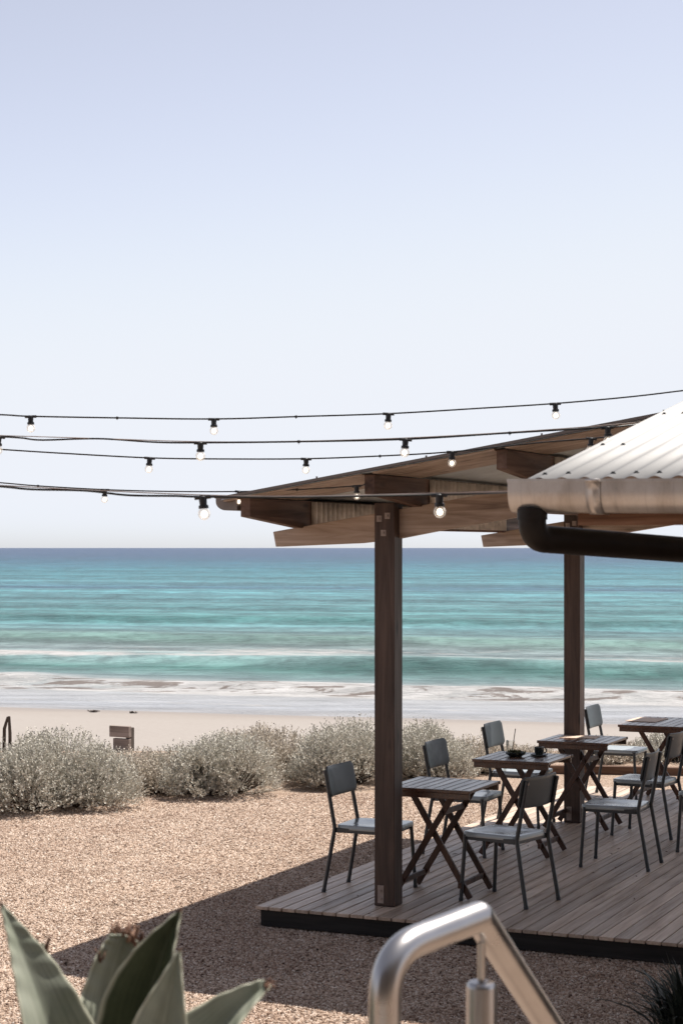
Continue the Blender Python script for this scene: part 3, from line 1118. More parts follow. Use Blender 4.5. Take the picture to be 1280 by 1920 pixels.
CH = {'+': math.atan2(-0.911, -0.413) , '-': 0}
RZ_P = R(-114.37)     # faces along the front edge, to the right
RZ_M = R(65.63)       # faces to the left
chairs = [
    (0.215, 12.60, RZ_P, 'dark grey metal chair standing left of the front post, nearest the gravel'),
    (1.08, 12.245, R(53), 'dark grey metal chair with its back to us at the table by the front post'),
    (0.945, 14.17, RZ_P, 'dark grey metal chair tucked under the left side of the table with the coffee cup'),
    (1.50, 15.63, RZ_P, 'dark grey metal chair seen through the gap left of the rear post, against the sand'),
    (2.57, 17.32, RZ_P, 'sunlit pale chair just right of the rear post at the far end'),
    (2.01, 13.60, R(67), 'dark grey metal chair alone on open deck boards at right, pulled out from the tables'),
    (2.46, 15.06, R(61), 'dark metal chair with blue glinting seat at the third table, behind the lone chair'),
    (2.83, 14.25, RZ_M, 'metal chair cut off by the right edge of the picture'),
]
proto = make_chair()
for i, (x, y, rz, lab) in enumerate(chairs):
    o = proto if i == 0 else copy_tree(proto)
    o.location = (x, y, 0.001)
    o.rotation_euler = (0, 0, rz)
    tag(o, lab, 'chair', 'dark metal cafe chairs on the deck')

# ------------------------------------------------------------------ tables
def make_table(depth=0.60, width=0.60):
    root = empty('folding_table', (0, 0, 0))
    hw, hd = width / 2, depth / 2
    zt = 0.73
    mb = MB()
    n = 9
    pw = width / n
    for i in range(n):
        x0 = -hw + i * pw
        mb.box(x0 + 0.0045, x0 + pw - 0.0045, -hd + 0.026, hd - 0.026, zt - 0.020, zt - 0.0006 * random.random())
    mb.box(-hw, hw, -hd, -hd + 0.024, zt - 0.022, zt)
    mb.box(-hw, hw, hd - 0.024, hd, zt - 0.022, zt)
    mb.build('tabletop', M_table, root, bevel=0.003, seg=2)
    for y0 in (-hd + 0.012, hd - 0.034):
        mb = MB()
        mb.box(-hw + 0.01, hw - 0.01, y0, y0 + 0.022, zt - 0.062, zt - 0.0225)
        mb.build('apron', M_table, root, bevel=0.003)
    for s in (-1, 1):
        yb = s * (hd - 0.10)
        for d in (-1, 1):
            y = yb + d * 0.0125
            mb = MB()
            mb.bar((-d * 0.150, y, zt - 0.06), (d * 0.265, y, 0.018), 0.022, 0.042, up=(0, 1, 0)) if False else None
            p, q = Vector((-d * 0.150, y, zt - 0.045)), Vector((d * 0.262, y, 0.012))
            mb.bar(p, q, 0.040, 0.022, up=(0, 1, 0))
            mb.build('leg', M_tableleg, root, bevel=0.003)
    for (x, z) in ((-0.205, 0.10), (0.205, 0.10), (0.075, 0.565)):
        mb = MB()
        mb.bar((x, -hd + 0.055, z), (x, hd - 0.055, z), 0.020, 0.036)
        mb.build('stretcher', M_tableleg, root, bevel=0.003)
    return root


tabs = [
    (0.681, 12.50, 0.60, 'slatted brown timber folding table right beside the front post'),
    (1.37, 14.11, 0.60, 'slatted brown timber folding table carrying the coffee cup and bowl'),
    (1.995, 15.45, 0.60, 'slatted brown timber folding table against the rear post, with a pale menu card'),
    (2.94, 16.95, 0.90, 'farthest slatted timber table, cut by the right edge of the picture'),
]
tproto = make_table()
for i, (x, y, dep, lab) in enumerate(tabs):
    if dep != 0.60:
        o = make_table(dep, 0.64)
    else:
        o = tproto if i == 0 else copy_tree(tproto)
    o.location = (x, y, 0.001)
    o.rotation_euler = (0, 0, ROT)
    tag(o, lab, 'table', 'slatted folding tables on the deck')

TZ = 0.7315
# cup and saucer
p = P(1010, 1416, 14.18); p.z = TZ
cup = empty('coffee_cup', p, 0, 'black coffee cup on a grey saucer on the second table', 'cup')
mb = MB()
mb.lathe([(0.0001, 0.0), (0.05, 0.0), (0.066, 0.006), (0.068, 0.013), (0.062, 0.012), (0.045, 0.006), (0.0001, 0.006)], (0, 0, 0), 28)
mb.build('saucer', M_saucer, cup, smooth=True)
mb = MB()
mb.lathe([(0.0001, 0.0065), (0.026, 0.0065), (0.034, 0.02), (0.037, 0.066), (0.034, 0.066), (0.030, 0.02), (0.0001, 0.014)], (0, 0, 0), 24)
hp = [(0.034 + 0.022 * math.sin(t), 0, 0.04 + 0.020 * math.cos(t)) for t in np.linspace(0.15, math.pi - 0.15, 9)]
mb.tube(hp, 0.0045, 8)
mb.build('cup', M_ceramic, cup, smooth=True)
# bowl, tumbler with a straw
p = P(966, 1415, 14.12); p.z = TZ
bowl = empty('serving_bowl', p, 0, 'low dark bowl of greens on the second table, left of the cup', 'bowl')
mb = MB()
mb.lathe([(0.0001, 0.0), (0.045, 0.0), (0.075, 0.022), (0.080, 0.034), (0.075, 0.034), (0.060, 0.014), (0.0001, 0.010)], (0, 0, 0), 26)
mb.build('bowl_body', M_ceramic, bowl, smooth=True)
mb = MB()
for k in range(70):
    c = Vector((random.gauss(0, .030), random.gauss(0, .030), 0.026 + random.random() * .018))
    d = Vector((random.gauss(0, 1), random.gauss(0, 1), random.random())).normalized() * 0.016
    e = d.cross(Vector((random.random(), random.random(), 1))).normalized() * 0.008
    mb.add([c - d, c + e, c + d, c - e], [(0, 1, 2, 3)])
tag(mb.build('greens', leaf_mat('salad_leaf', (0.05, 0.06, 0.03), (0.16, 0.15, 0.08)), bowl), kind='stuff')
p = P(956, 1411, 14.27); p.z = TZ
tum = empty('glass_tumbler', p, 0, 'clear glass tumbler with a thin straw behind the bowl on the second table', 'glass')
mg, ntg, bg = newmat('clear_glass')
bg.inputs['Base Color'].default_value = (0.92, 0.93, 0.92, 1)
bg.inputs['Transmission Weight'].default_value = 1.0
bg.inputs['Roughness'].default_value = 0.02
mb = MB()
mb.lathe([(0.0001, 0.0), (0.028, 0.0), (0.034, 0.105), (0.0315, 0.105), (0.026, 0.006), (0.0001, 0.006)], (0, 0, 0), 20)
mb.build('tumbler', mg, tum, smooth=True)
mb = MB()
mb.tube([(0.012, 0, 0.007), (0.040, 0.005, 0.195)], 0.0032, 8)
mb.build('straw', M_stake, tum)
# menu cards
p = P(1086, 1383, 15.55); p.z = TZ
mb = MB(); mb.box(-0.15, 0.15, -0.105, 0.105, 0, 0.004)
mn = mb.build('menu_card', M_paper, loc=p, bevel=0.001)
mn.rotation_euler = (0, 0, ROT + 0.1)
tag(mn, 'pale tan menu card lying flat on the table by the rear post', 'menu')
p = P(1212, 1349, 17.1); p.z = TZ
mb = MB(); mb.box(-0.14, 0.14, -0.20, 0.20, 0, 0.006)
mn = mb.build('menu_card', M_paper, loc=p, bevel=0.001)
mn.rotation_euler = (0, 0, ROT - 0.05)
tag(mn, 'tan menu card on the left half of the farthest table', 'menu')

# ------------------------------------------------------------------ festoon lights
POLE = Vector((-7.2, 10.2, GZ))
n_tied = [0]


def pole_top():
    n_tied[0] += 1
    return POLE + Vector((0.062, 0, 3.55 - 0.08 * n_tied[0]))


pole = empty('timber_pole', POLE, 0, 'round timber pole that holds the outer ends of the festoon lights', 'pole')
mb = MB()
mb.tube([(0, 0, -0.3), (0, 0, 3.7)], [0.07, 0.058], 14)
pole_shaft = mb.build('shaft', M_grey_timber, pole, smooth=True)
mb = MB()
mb.tube([(0, 0, 3.02), (0, 0, 3.12)], 0.064, 14)
mb.build('collar', M_bolt, pole_shaft, smooth=True)


def festoon(label, pts, bulbs, support=None, r=0.0042, ties=()):
    """pts: (px, py, Y) along the flex; bulbs: px positions"""
    root = empty('festoon_lights', P(*pts[0]), 0, label, 'string lights', 'festoon lights strung across the court')
    o = P(*pts[0])
    e = pole_top()
    line = smooth_line([e, e.lerp(o, 0.5) + Vector((0, 0, -0.10))] + [P(*p) for p in pts], 10)
    mb = MB()
    mb.tube([v - o for v in line], r, 8)
    mb.build('flex', M_black, root, smooth=True)
    if support:
        mb = MB()
        mb.tube([v - o for v in smooth_line([e, e.lerp(P(*support[0]), 0.5) + Vector((0, 0, -0.08))] + [P(*p) for p in support], 10)], 0.0024, 6)
        mb.build('support_wire', M_bolt, root, smooth=True)
    px = [640 + v.x / v.y * FPX for v in line]

    def at(x):
        for i in range(len(px) - 1):
            if px[i] <= x <= px[i + 1]:
                t = (x - px[i]) / (px[i + 1] - px[i])
                return line[i].lerp(line[i + 1], t), (line[i + 1] - line[i]).normalized()
        return line[-1], (line[-1] - line[-2]).normalized()
    for bx in bulbs:
        c, t = at(bx)
        t = Vector((t.x, t.y, 0)).normalized()
        mb = MB()
        mb.tube([t * -0.030 + Vector((0, 0, -0.002)), t * 0.030 + Vector((0, 0, -0.002))], 0.0075, 8)
        mb.lathe([(0.006, 0.004), (0.013, 0.0), (0.0145, -0.012), (0.0135, -0.030), (0.018, -0.032), (0.0185, -0.043), (0.0001, -0.043)], (0, 0, 0), 14)
        h = mb.build('lamp_holder', M_black, root, smooth=True, loc=c - o)
        h.rotation_euler = (R(random.uniform(-6, 6)), R(random.uniform(-7, 7)), 0)
        mb = MB()
        R0 = 0.0225
        prof = [(0.013, 0.0)]
        for k in range(1, 12):
            a = R(38 + (180 - 38) * k / 11)
            prof.append((max(R0 * math.sin(a), 0.0002), -0.019 + R0 * 1.04 * math.cos(a) - 0.0))
        mb.lathe(prof, (0, 0, -0.0435), 18)
        mb.lathe([(0.0002, -0.006), (0.009, -0.010), (0.0125, -0.020), (0.010, -0.030), (0.0002, -0.034)], (0, 0, -0.0435), 12, mat=1)
        mb.build('bulb', [M_glass, M_fil], h, smooth=True)
    for tx in ties:
        c, t = at(tx)
        mb = MB()
        mb.tube([c - o - t * 0.006, c - o + t * 0.006], r * 1.7, 8)
        mb.tube([c - o, c - o + Vector((0, 0, -0.012))], 0.0016, 5)
        mb.build('cable_tie', M_black, root)


festoon('topmost string of festoon bulbs, against open sky all the way from left to right',
        [(-160, 772, 9.8), (0, 777.5, 9.8), (58, 780.5, 9.8), (220, 783.5, 9.8), (401, 785.5, 9.85), (560, 781, 9.9), (728, 775.5, 9.9), (890, 766, 9.95), (1040, 756.5, 10.0), (1180, 744, 10.0), (1290, 731, 10.05), (1420, 716, 10.1)],
        [58, 401, 728, 1040], ties=(220, 555))
festoon('second string of festoon bulbs from the top, its flex sagging under a thin support wire',
        [(-160, 812, 8.6), (-4, 818.5, 8.65), (40, 821, 8.65), (80, 825, 8.7), (185, 822.5, 8.7), (290, 829, 8.75), (376, 830, 8.75), (560, 828, 8.75), (760, 823.5, 8.75), (950, 812, 8.8), (1138, 801, 8.8), (1170, 798.5, 8.8), (1330, 780, 8.9)],
        [-2, 376, 760, 1138], support=[(-160, 811, 8.65), (0, 816.5, 8.65), (180, 822, 8.7), (376, 828, 8.75), (560, 827, 8.75), (760, 821, 8.75), (950, 810.5, 8.8), (1138, 797, 8.8), (1330, 778, 8.9)], ties=(560, 955))
festoon('third string of festoon bulbs from the top, ending against the verandah roof',
        [(-160, 832, 10.3), (0, 842.5, 10.4), (120, 850, 10.4), (281, 858.5, 10.45), (420, 860.5, 10.5), (574, 860, 10.5), (712, 855, 10.5), (847, 847, 10.45), (1000, 831, 10.35), (1108, 822, 10.3), (1160, 817, 10.2), (1300, 803, 10.1)],
        [281, 574, 847, 1108], ties=(712,))
e4 = W(0.925, -0.365, 2.72)
festoon('fourth string of small festoon bulbs, ending at the beam above the front post',
        [(-160, 893, 12.4), (0, 905, 12.2), (72, 911, 12.15), (197, 918, 12.0), (325, 921.5, 11.9), (449, 921.5, 11.7), (560, 918, 11.5), (668, 911, 11.3), (684, 908, 11.22)],
        [197, 449, 668], ties=(72, 557))
festoon('lowest string of large festoon bulbs, passing in front of the post to the gutter',
        [(-160, 900, 6.9), (0, 912, 6.85), (60, 917.5, 6.85), (160, 920, 6.85), (240, 928.5, 6.85), (330, 930, 6.85), (380, 931.5, 6.85), (560, 932.5, 6.85), (700, 930, 6.85), (823, 927.5, 6.85), (900, 925.5, 6.75), (960, 923, 6.5)],
        [380, 823], support=[(-160, 903, 6.9), (0, 910, 6.85), (160, 918.5, 6.85), (380, 928, 6.85), (560, 930.5, 6.85), (823, 924.5, 6.85), (960, 921, 6.5)])

# ------------------------------------------------------------------ handrail
hr = empty('steel_handrail', P(721, 2000, 2.87), 0, 'brushed stainless steel handrail with a bent top and a post, in the foreground', 'handrail')
o0 = P(721, 2000, 2.87)
p0, p1, p2, p3 = P(721, 2520, 2.868), P(721, 1787, 2.868), P(897, 1719, 3.03), P(1020, 1910, 3.42)
p3 = p2 + (p3 - p2) * 3.6
mb = MB()
mb.tube([v - o0 for v in fillet([p0, p1, p2], [0.085], 14)], 0.0254, 28, caps=False)
t = (p3 - p2).normalized()
mb.build('end_loop', M_steel, hr, smooth=True)
mb = MB()
mb.tube([p2 - o0, p3 - o0], 0.0254, 28)
mb.lathe([(0.0001, 0.0252)] + [(0.0252 * math.sin(R(a)), 0.0252 * math.cos(R(a))) for a in range(15, 180, 15)] + [(0.0001, -0.0252)], p2 - o0, 24)
mb.build('rail', M_steel, hr, smooth=True)
pc = p2 + (p3 - p2) * 0.036
pt = pc + Vector((-0.012, -0.012, -0.006))
mb = MB()
ztop_ = H - 813 / FPX * pt.y
mb.lathe([(0.0001, 0), (0.0205, 0), (0.0245, -0.005), (0.0254, -0.010), (0.0254, -0.95)], Vector((pt.x, pt.y, ztop_)) - o0, 24)
pb = mb.build('post', M_steel, hr, smooth=True)
mb = MB()
mb.tube([Vector((pt.x, pt.y, ztop_ - 0.002)) - o0, pt + Vector((0, 0, -0.01)) - o0], 0.0068, 12)
mb.build('pin', M_steel, pb, smooth=True)


# ------------------------------------------------------------------ agave
def agave_mat(name='agave_leaf', c0=(0.215, 0.235, 0.175), c1=(0.34, 0.35, 0.285)):
    m, nt, b = newmat(name)
    out = nt.nodes['Material Output']
    uv = nd(nt, 'ShaderNodeUVMap')
    sep = nd(nt, 'ShaderNodeSeparateXYZ')
    nt.links.new(uv.outputs[0], sep.inputs[0])
    tc = nd(nt, 'ShaderNodeTexCoord')
    across = math_n(nt, 'ABSOLUTE', math_n(nt, 'SUBTRACT', sep.outputs[0], 0.5))
    mp = mapping(nt, uv.outputs[0], (26, 1.2, 1))
    n = noise(nt, mp.outputs[0], 1.0, 4, 0.6)
    n2 = noise(nt, tc.outputs['Object'], 9, 4, 0.6)
    base = ramp(nt, n2.outputs[0], [(0.3, c0), (0.7, c1)])
    st = ramp(nt, n.outputs[0], [(0.3, 0.72), (0.7, 1.18)])
    c = mix(nt, 1.0, base.outputs[0], st.outputs[0], 'MULTIPLY')
    edge = ramp(nt, across, [(0.44, 0.0), (0.48, 1.0)])
    c = mix(nt, math_n(nt, 'MULTIPLY', edge.outputs[0], 0.8), c, (0.48, 0.47, 0.36))
    tip = ramp(nt, sep.outputs[1], [(0.955, 0.0), (0.985, 1.0)])
    c = mix(nt, tip.outputs[0], c, (0.10, 0.045, 0.025))
    nt.links.new(c, b.inputs['Base Color'])
    b.inputs['Roughness'].default_value = 0.5
    b.inputs['Specular IOR Level'].default_value = 0.35
    t = nd(nt, 'ShaderNodeBsdfTranslucent')
    nt.links.new(mix(nt, 1.0, c, (0.8, 0.9, 0.45), 'MULTIPLY'), t.inputs[0])
    ms = nd(nt, 'ShaderNodeMixShader')
    ms.inputs[0].default_value = 0.14
    nt.links.new(b.outputs[0], ms.inputs[1]); nt.links.new(t.outputs[0], ms.inputs[2])
    nt.links.new(ms.outputs[0], out.inputs[0])
    bump(nt, b, n.outputs[0], 0.12, 0.002)
    return m


M_agave = agave_mat()
M_agave_shaded = agave_mat('agave_shaded_green', (0.040, 0.052, 0.022), (0.085, 0.10, 0.05))  # deeper green, darkened further to hold the shade of the hollow
M_dry = wood('dry_leaf_tip', (0.05, 0.02, 0.012), (0.15, 0.075, 0.045), (0.36, 0.22, 0.15), axis=2, rough=0.8, knots=False, fine=3)
AG0 = P(205, 2330, 3.08)
AG0.z = 0.55
agave = empty('agave_plant', AG0, 0, 'grey green agave rosette with dry brown leaf tips in the lower left foreground', 'plant')


def agave_leaf(rail, fold=0.35, face=(0, -1, 0), cut=False, wav=0.0015, mat=None):
    """rail: (px, py, Y, width px) from base to tip"""
    pts = smooth_line([P(r[0], r[1], r[2]) for r in rail], 8)
    ws = smooth_line([Vector((r[3] * r[2] / FPX, 0, 0)) for r in rail], 8)
    for _ in range(4):
        pts = [pts[0]] + [(pts[i - 1] + pts[i] * 2 + pts[i + 1]) / 4 for i in range(1, len(pts) - 1)] + [pts[-1]]
        ws = [ws[0]] + [(ws[i - 1] + ws[i] * 2 + ws[i + 1]) / 4 for i in range(1, len(ws) - 1)] + [ws[-1]]
    K = 12
    vs, uvs = [], []
    N = len(pts)
    face = Vector(face)
    for i, p in enumerate(pts):
        t = (pts[min(i + 1, N - 1)] - pts[max(i - 1, 0)]).normalized()
        s = t.cross(face).normalized()          # across
        nrm = s.cross(t).normalized()           # towards the face
        w = max(ws[i].x, 0.0004)
        for j in range(K + 1):
            q = j / K - 0.5
            lift = fold * w * (abs(q) * 2) ** 1.15 * 0.5
            ww = wav * math.sin(i * 0.9 + j * 0.7) * abs(q) * 2
            vs.append(p + s * (q * w) + nrm * (lift + ww) - AG0)
            uvs.append((j / K, i / (N - 1)))
    fs = [(i * (K + 1) + j, i * (K + 1) + j + 1, (i + 1) * (K + 1) + j + 1, (i + 1) * (K + 1) + j) for i in range(N - 1) for j in range(K)]
    me = bpy.data.meshes.new('leaf')
    me.from_pydata([tuple(v) for v in vs], [], fs)
    uvl = me.uv_layers.new(name='UVMap')
    for lp in me.loops:
        u = uvs[lp.vertex_index]
        uvl.data[lp.index].uv = (u[0], min(u[1], 0.9) if cut else u[1])
    me.materials.append(mat or M_agave)
    me.polygons.foreach_set('use_smooth', [True] * len(me.polygons))
    o = bpy.data.objects.new('leaf', me)
    COL.objects.link(o); o.parent = agave
    sd = o.modifiers.new('thick', 'SOLIDIFY'); sd.thickness = 0.004; sd.offset = 0
    ss = o.modifiers.new('soft', 'SUBSURF'); ss.levels = 1; ss.render_levels = 1
    return o


def dry_tip(parent, c, size, d=(0, 0, 1), n=9, wide=1.0):
    """withered, torn leaf end: short curled shreds side by side"""
    mb = MB()
    c = Vector(c) - AG0
    d = Vector(d).normalized()
    side = d.cross(Vector((0, -1, 0))).normalized()
    for k in range(n):
        u = (k + 0.5) / n - 0.5 + random.uniform(-0.05, 0.05)
        b = c + side * (u * wide) + Vector((0, random.gauss(0, 0.004), random.gauss(0, size * 0.10)))
        e = (d + side * (u * 0.5 + random.gauss(0, 0.25)) + Vector((0, random.gauss(0, 0.35), 0))).normalized()
        nn = side.cross(e).normalized()
        L = size * random.uniform(0.55, 1.15)
        w = max(wide / n * random.uniform(0.7, 1.3), size * 0.16)
        curl = random.uniform(-1.2, 1.2)
        vs = []
        for i in range(6):
            t = i / 5
            m = b + e * (L * t * (1 - 0.25 * t)) + nn * (L * 0.35 * curl * t * t)
            ww = w * (1 - 0.8 * t ** 1.5) * 0.5
            for q in (-1, 0, 1):
                vs.append(m + side * (ww * q + random.gauss(0, 0.0008)) + nn * (abs(q) * ww * 0.5 * (1 + t) + random.gauss(0, 0.0012)))
        mb.add(vs, [(3 * i + q, 3 * i + q + 1, 3 * i + q + 4, 3 * i + q + 3) for i in range(5) for q in range(2)])
    o = mb.build('dry_tip', M_dry, parent, smooth=True)
    sd = o.modifiers.new('thick', 'SOLIDIFY'); sd.thickness = 0.0012
    return o


# long left leaf
agave_leaf([(210, 2330, 3.06, 110), (172, 2180, 3.04, 170), (120, 2020, 3.02, 176), (86, 1915, 3.0, 148), (62, 1845, 3.0, 112), (43, 1795, 3.0, 80), (28, 1755, 3.0, 50), (12, 1718, 3.0, 22), (2, 1692, 3.0, 2)], fold=0.4, face=(0.62, -0.7, 0.62))
# leaf with the withered top, in the middle
l2 = agave_leaf([(215, 2330, 3.14, 110), (205, 2180, 3.16, 170), (205, 2020, 3.18, 168), (203, 1920, 3.19, 150), (205, 1860, 3.2, 132), (213, 1815, 3.2, 104), (222, 1785, 3.2, 86), (229, 1764, 3.2, 72), (233, 1752, 3.2, 62)], fold=0.9, face=(0.35, -0.9, 0.4), cut=True, wav=0.003)
dry_tip(l2, P(234, 1757, 3.185), 0.034, (0.05, 0, 1), 9, 0.054)
dry_tip(l2, P(232, 1762, 3.205), 0.034, (0.0, 0, 1), 7, 0.05)
dry_tip(l2, P(263, 1785, 3.175), 0.045, (0.05, 0, 1), 3, 0.016)
dry_tip(l2, P(189, 1803, 3.155), 0.028, (-0.05, 0, 1), 3, 0.012)

# big right leaf, the shade of its hollow face put into its colour
agave_leaf([(225, 2330, 2.98, 110), (245, 2180, 2.97, 190), (268, 2020, 2.96, 190), (278, 1925, 2.95, 150), (286, 1870, 2.95, 136), (299, 1815, 2.95, 102), (314, 1770, 2.95, 66), (329, 1733, 2.95, 30), (341, 1702, 2.95, 2)], fold=0.9, face=(-0.5, -1, 0.0), mat=M_agave_shaded)
# front leaf, lower right
agave_leaf([(235, 2330, 2.88, 110), (262, 2200, 2.85, 170), (288, 2060, 2.84, 160), (303, 1960, 2.84, 128), (314, 1895, 2.84, 92), (324, 1845, 2.84, 52), (333, 1800, 2.84, 18), (338, 1778, 2.84, 2)], fold=0.8, face=(0.0, -0.8, 0.6))
# leaf stretching out to the right with a withered tip
l5 = agave_leaf([(240, 2300, 2.92, 110), (290, 2160, 2.9, 150), (355, 2010, 2.9, 140), (415, 1930, 2.92, 98), (455, 1888, 2.93, 62), (485, 1861, 2.94, 36), (501, 1847, 2.95, 20)], fold=0.9, face=(0.2, -0.6, 0.9), cut=True)
dry_tip(l5, P(499, 1853, 2.94), 0.020, (0.6, 0, 0.8), 4, 0.014)
dry_tip(l5, P(506, 1840, 2.95), 0.018, (1.0, 0, -0.1), 2, 0.005)
dry_tip(l5, P(502, 1846, 2.93), 0.022, (0.1, 0, -1), 2, 0.006)
# thin leaf behind the left one, only its brown tip shows
l6 = agave_leaf([(205, 2300, 3.2, 100), (180, 2140, 3.24, 130), (140, 1980, 3.26, 110), (112, 1880, 3.27, 74), (92, 1815, 3.27, 38), (82, 1785, 3.27, 18), (78, 1768, 3.27, 8)], fold=0.5, face=(-0.2, -1, 0.0), cut=True)
dry_tip(l6, P(79, 1792, 3.26), 0.052, (-0.05, 0, 1), 4, 0.022)
# low leaves under the frame edge
agave_leaf([(235, 2320, 3.1, 110), (300, 2150, 3.16, 140), (345, 2010, 3.2, 110), (372, 1940, 3.22, 62), (390, 1905, 3.23, 20), (396, 1895, 3.23, 2)], fold=0.6, face=(0.6, -1, 0.3))
agave_leaf([(200, 2320, 2.95, 110), (130, 2180, 2.9, 160), (60, 2060, 2.88, 130), (10, 1985, 2.86, 70), (-22, 1940, 2.85, 4)], fold=0.6, face=(-0.6, -1, 0.3))
mb = MB()
mb.tube([Vector((0, 0, -0.02)), Vector((0.01, 0, 0.35)), P(212, 2310, 3.06) - AG0], [0.05, 0.055, 0.06], 14)
mb.build('stem', M_stem, agave, smooth=True)


# ------------------------------------------------------------------ shrubs
def shrub(name, cx, cy, z0, rx, ry, h, n_shoot, label, mat, seed, group, shaggy=0.12, leaf=(0.022, 0.0068), lumps=7):
    g = np.random.default_rng(seed)
    root = empty(name, (cx, cy, z0), 0, label, 'shrub', group)
    # overlapping domes make the outline uneven
    L = [(0, 0, 1.0)]
    domes = [(0.0, 0.0, 0.72, 1.0)]
    for k in range(lumps):
        a = g.uniform(0, 2 * np.pi)
        d = g.uniform(0.35, 0.72)
        domes.append((d * math.cos(a), d * math.sin(a), g.uniform(0.32, 0.5), g.uniform(0.55, 1.0)))
    P0, Dr = [], []
    per = [max(d[2], 0.3) for d in domes]
    tot = sum(per)
    for (dx, dy, dr, dh), w in zip(domes, per):
        m = int(n_shoot * w / tot)
        u = g.uniform(0, 1, m) ** 0.75
        ph = g.uniform(0, 2 * np.pi, m)
        el = np.arcsin(g.uniform(-0.05, 1, m))
        depth = 1 - 0.42 * g.random(m) ** 1.6
        x = (dx + dr * np.cos(el) * np.cos(ph) * depth) * rx
        y = (dy + dr * np.cos(el) * np.sin(ph) * depth) * ry
        z = h * dh * (0.10 + 0.80 * np.sin(np.clip(el, 0, 2)) * depth)
        dirs = np.stack([np.cos(el) * np.cos(ph), np.cos(el) * np.sin(ph), np.sin(el) * 0.8 + 0.75], 1)
        dirs += g.normal(0, 0.35, (m, 3))
        dirs /= np.linalg.norm(dirs, axis=1)[:, None]
        P0.append(np.stack([x, y, z], 1)); Dr.append(dirs)
    P0, Dr = np.concatenate(P0), np.concatenate(Dr)
    # clumps and gaps
    fx = g.uniform(0, 6.28, 12); kk = g.normal(0, 1, (12, 3)) * np.array([9.0, 9.0, 11.0])
    fld = sum(np.sin(P0 @ kk[i] + fx[i]) for i in range(12)) / 3.5
    keep0 = (fld + g.normal(0, 0.45, len(P0))) > -0.85 + 0.95 * np.clip(1 - P0[:, 2] / (0.62 * h), 0, 1)
    P0, Dr = P0[keep0], Dr[keep0]
    nl = 9
    S = len(P0)
    length = g.uniform(0.5, 1.4, S) * shaggy
    tt = (np.arange(nl) + 0.5) / nl
    base = P0[:, None, :] + Dr[:, None, :] * (tt[None, :, None] * length[:, None, None])
    base[:, :, 2] += 0.0
    C = base.reshape(-1, 3)
    A = np.repeat(Dr, nl, 0)
    ang = g.normal(0, 1, (S * nl, 3))
    side = np.cross(A, ang); side /= np.linalg.norm(side, axis=1)[:, None]
    out = A * 0.75 + side * 0.8
    out /= np.linalg.norm(out, axis=1)[:, None]
    wv = np.cross(out, g.normal(0, 1, (S * nl, 3))); wv /= np.linalg.norm(wv, axis=1)[:, None]
    ll = leaf[0] * g.uniform(0.6, 1.3, S * nl)[:, None]
    lw = leaf[1] * g.uniform(0.7, 1.2, S * nl)[:, None]
    q0 = C; q1 = C + out * ll * 0.5 + wv * lw; q2 = C + out * ll; q3 = C + out * ll * 0.5 - wv * lw
    V = np.stack([q0, q1, q2, q3], 1).reshape(-1, 3)
    keep = np.repeat(V.reshape(-1, 4, 3)[:, :, 2].min(1) > 0.0, 4)
    V = V[keep]
    nq = len(V) // 4
    me = bpy.data.meshes.new('foliage')
    me.vertices.add(nq * 4); me.loops.add(nq * 4); me.polygons.add(nq)
    me.vertices.foreach_set('co', V.ravel().astype(np.float32))
    me.loops.foreach_set('vertex_index', np.arange(nq * 4, dtype=np.int32))
    me.polygons.foreach_set('loop_start', np.arange(0, nq * 4, 4, dtype=np.int32))
    me.polygons.foreach_set('loop_total', np.full(nq, 4, dtype=np.int32))
    me.materials.append(mat)
    me.update(); me.validate()
    o = bpy.data.objects.new('foliage', me)
    COL.objects.link(o); o.parent = root
    # woody stems: from the root fan to a share of the shoots
    mb = MB()
    for k in g.choice(S, min(S, 170), replace=False):
        e = P0[k]
        s0 = Vector((e[0] * 0.25 + g.normal(0, 0.04), e[1] * 0.25 + g.normal(0, 0.04), -0.02))
        mid = Vector((e[0] * 0.7, e[1] * 0.7, e[2] * 0.45))
        mb.tube([s0, mid, Vector(e), Vector(e) + Vector(Dr[k]) * float(length[k])], [0.008, 0.005, 0.003, 0.001], 4, caps=False)
    mb.build('stem', M_stem, root)
    return root


SH = 'silvery shrubs along the edge of the gravel'


def sh(px, py, Y, wpx, toppy, depth, n, label, seed, mat=M_silver, shag=0.105):
    base = P(px, 1027 + (H - GZ) * FPX / Y, Y)
    h = H - (toppy - 1027) / FPX * (Y + depth * 0.2) - GZ
    shrub('saltbush', base.x, Y, GZ, wpx / FPX * Y / 2, depth, h, int(n * 1.75), label, mat, seed, SH, shag)


sh(110, 0, 17.75, 330, 1362, 1.0, 6200, 'large silver grey shrub at the left edge, in front of the beached timber', 11)
sh(-70, 0, 17.3, 200, 1385, 0.8, 2000, 'silver grey shrub cut off by the left edge of the picture', 12)
sh(262, 0, 18.9, 190, 1405, 0.6, 2400, 'low tawny shrub filling the gap between the two large silver shrubs', 13, M_silver2, 0.10)
sh(425, 0, 18.75, 270, 1372, 0.9, 5000, 'rounded silver grey shrub in the middle of the row, dark at its foot', 14)
sh(520, 0, 20.1, 220, 1366, 0.8, 3000, 'silver shrub behind and right of the rounded one', 15, M_silver2)
sh(635, 0, 19.4, 220, 1352, 0.9, 4000, 'tall silver grey shrub just left of the front post', 16)
sh(795, 0, 20.1, 190, 1352, 0.9, 3800, 'silver grey shrub just right of the front post, behind the tables', 17)
sh(890, 0, 20.6, 120, 1384, 0.6, 1300, 'small silver shrub behind the chair between the two posts', 18, M_silver2)
sh(1010, 0, 22.0, 150, 1424, 0.5, 900, 'low sparse shrub seen under the table by the rear post', 19, M_silver2, 0.10)
sh(1140, 0, 21.6, 150, 1393, 0.6, 1400, 'silver shrub behind the sunlit chair right of the rear post', 20, M_silver2)
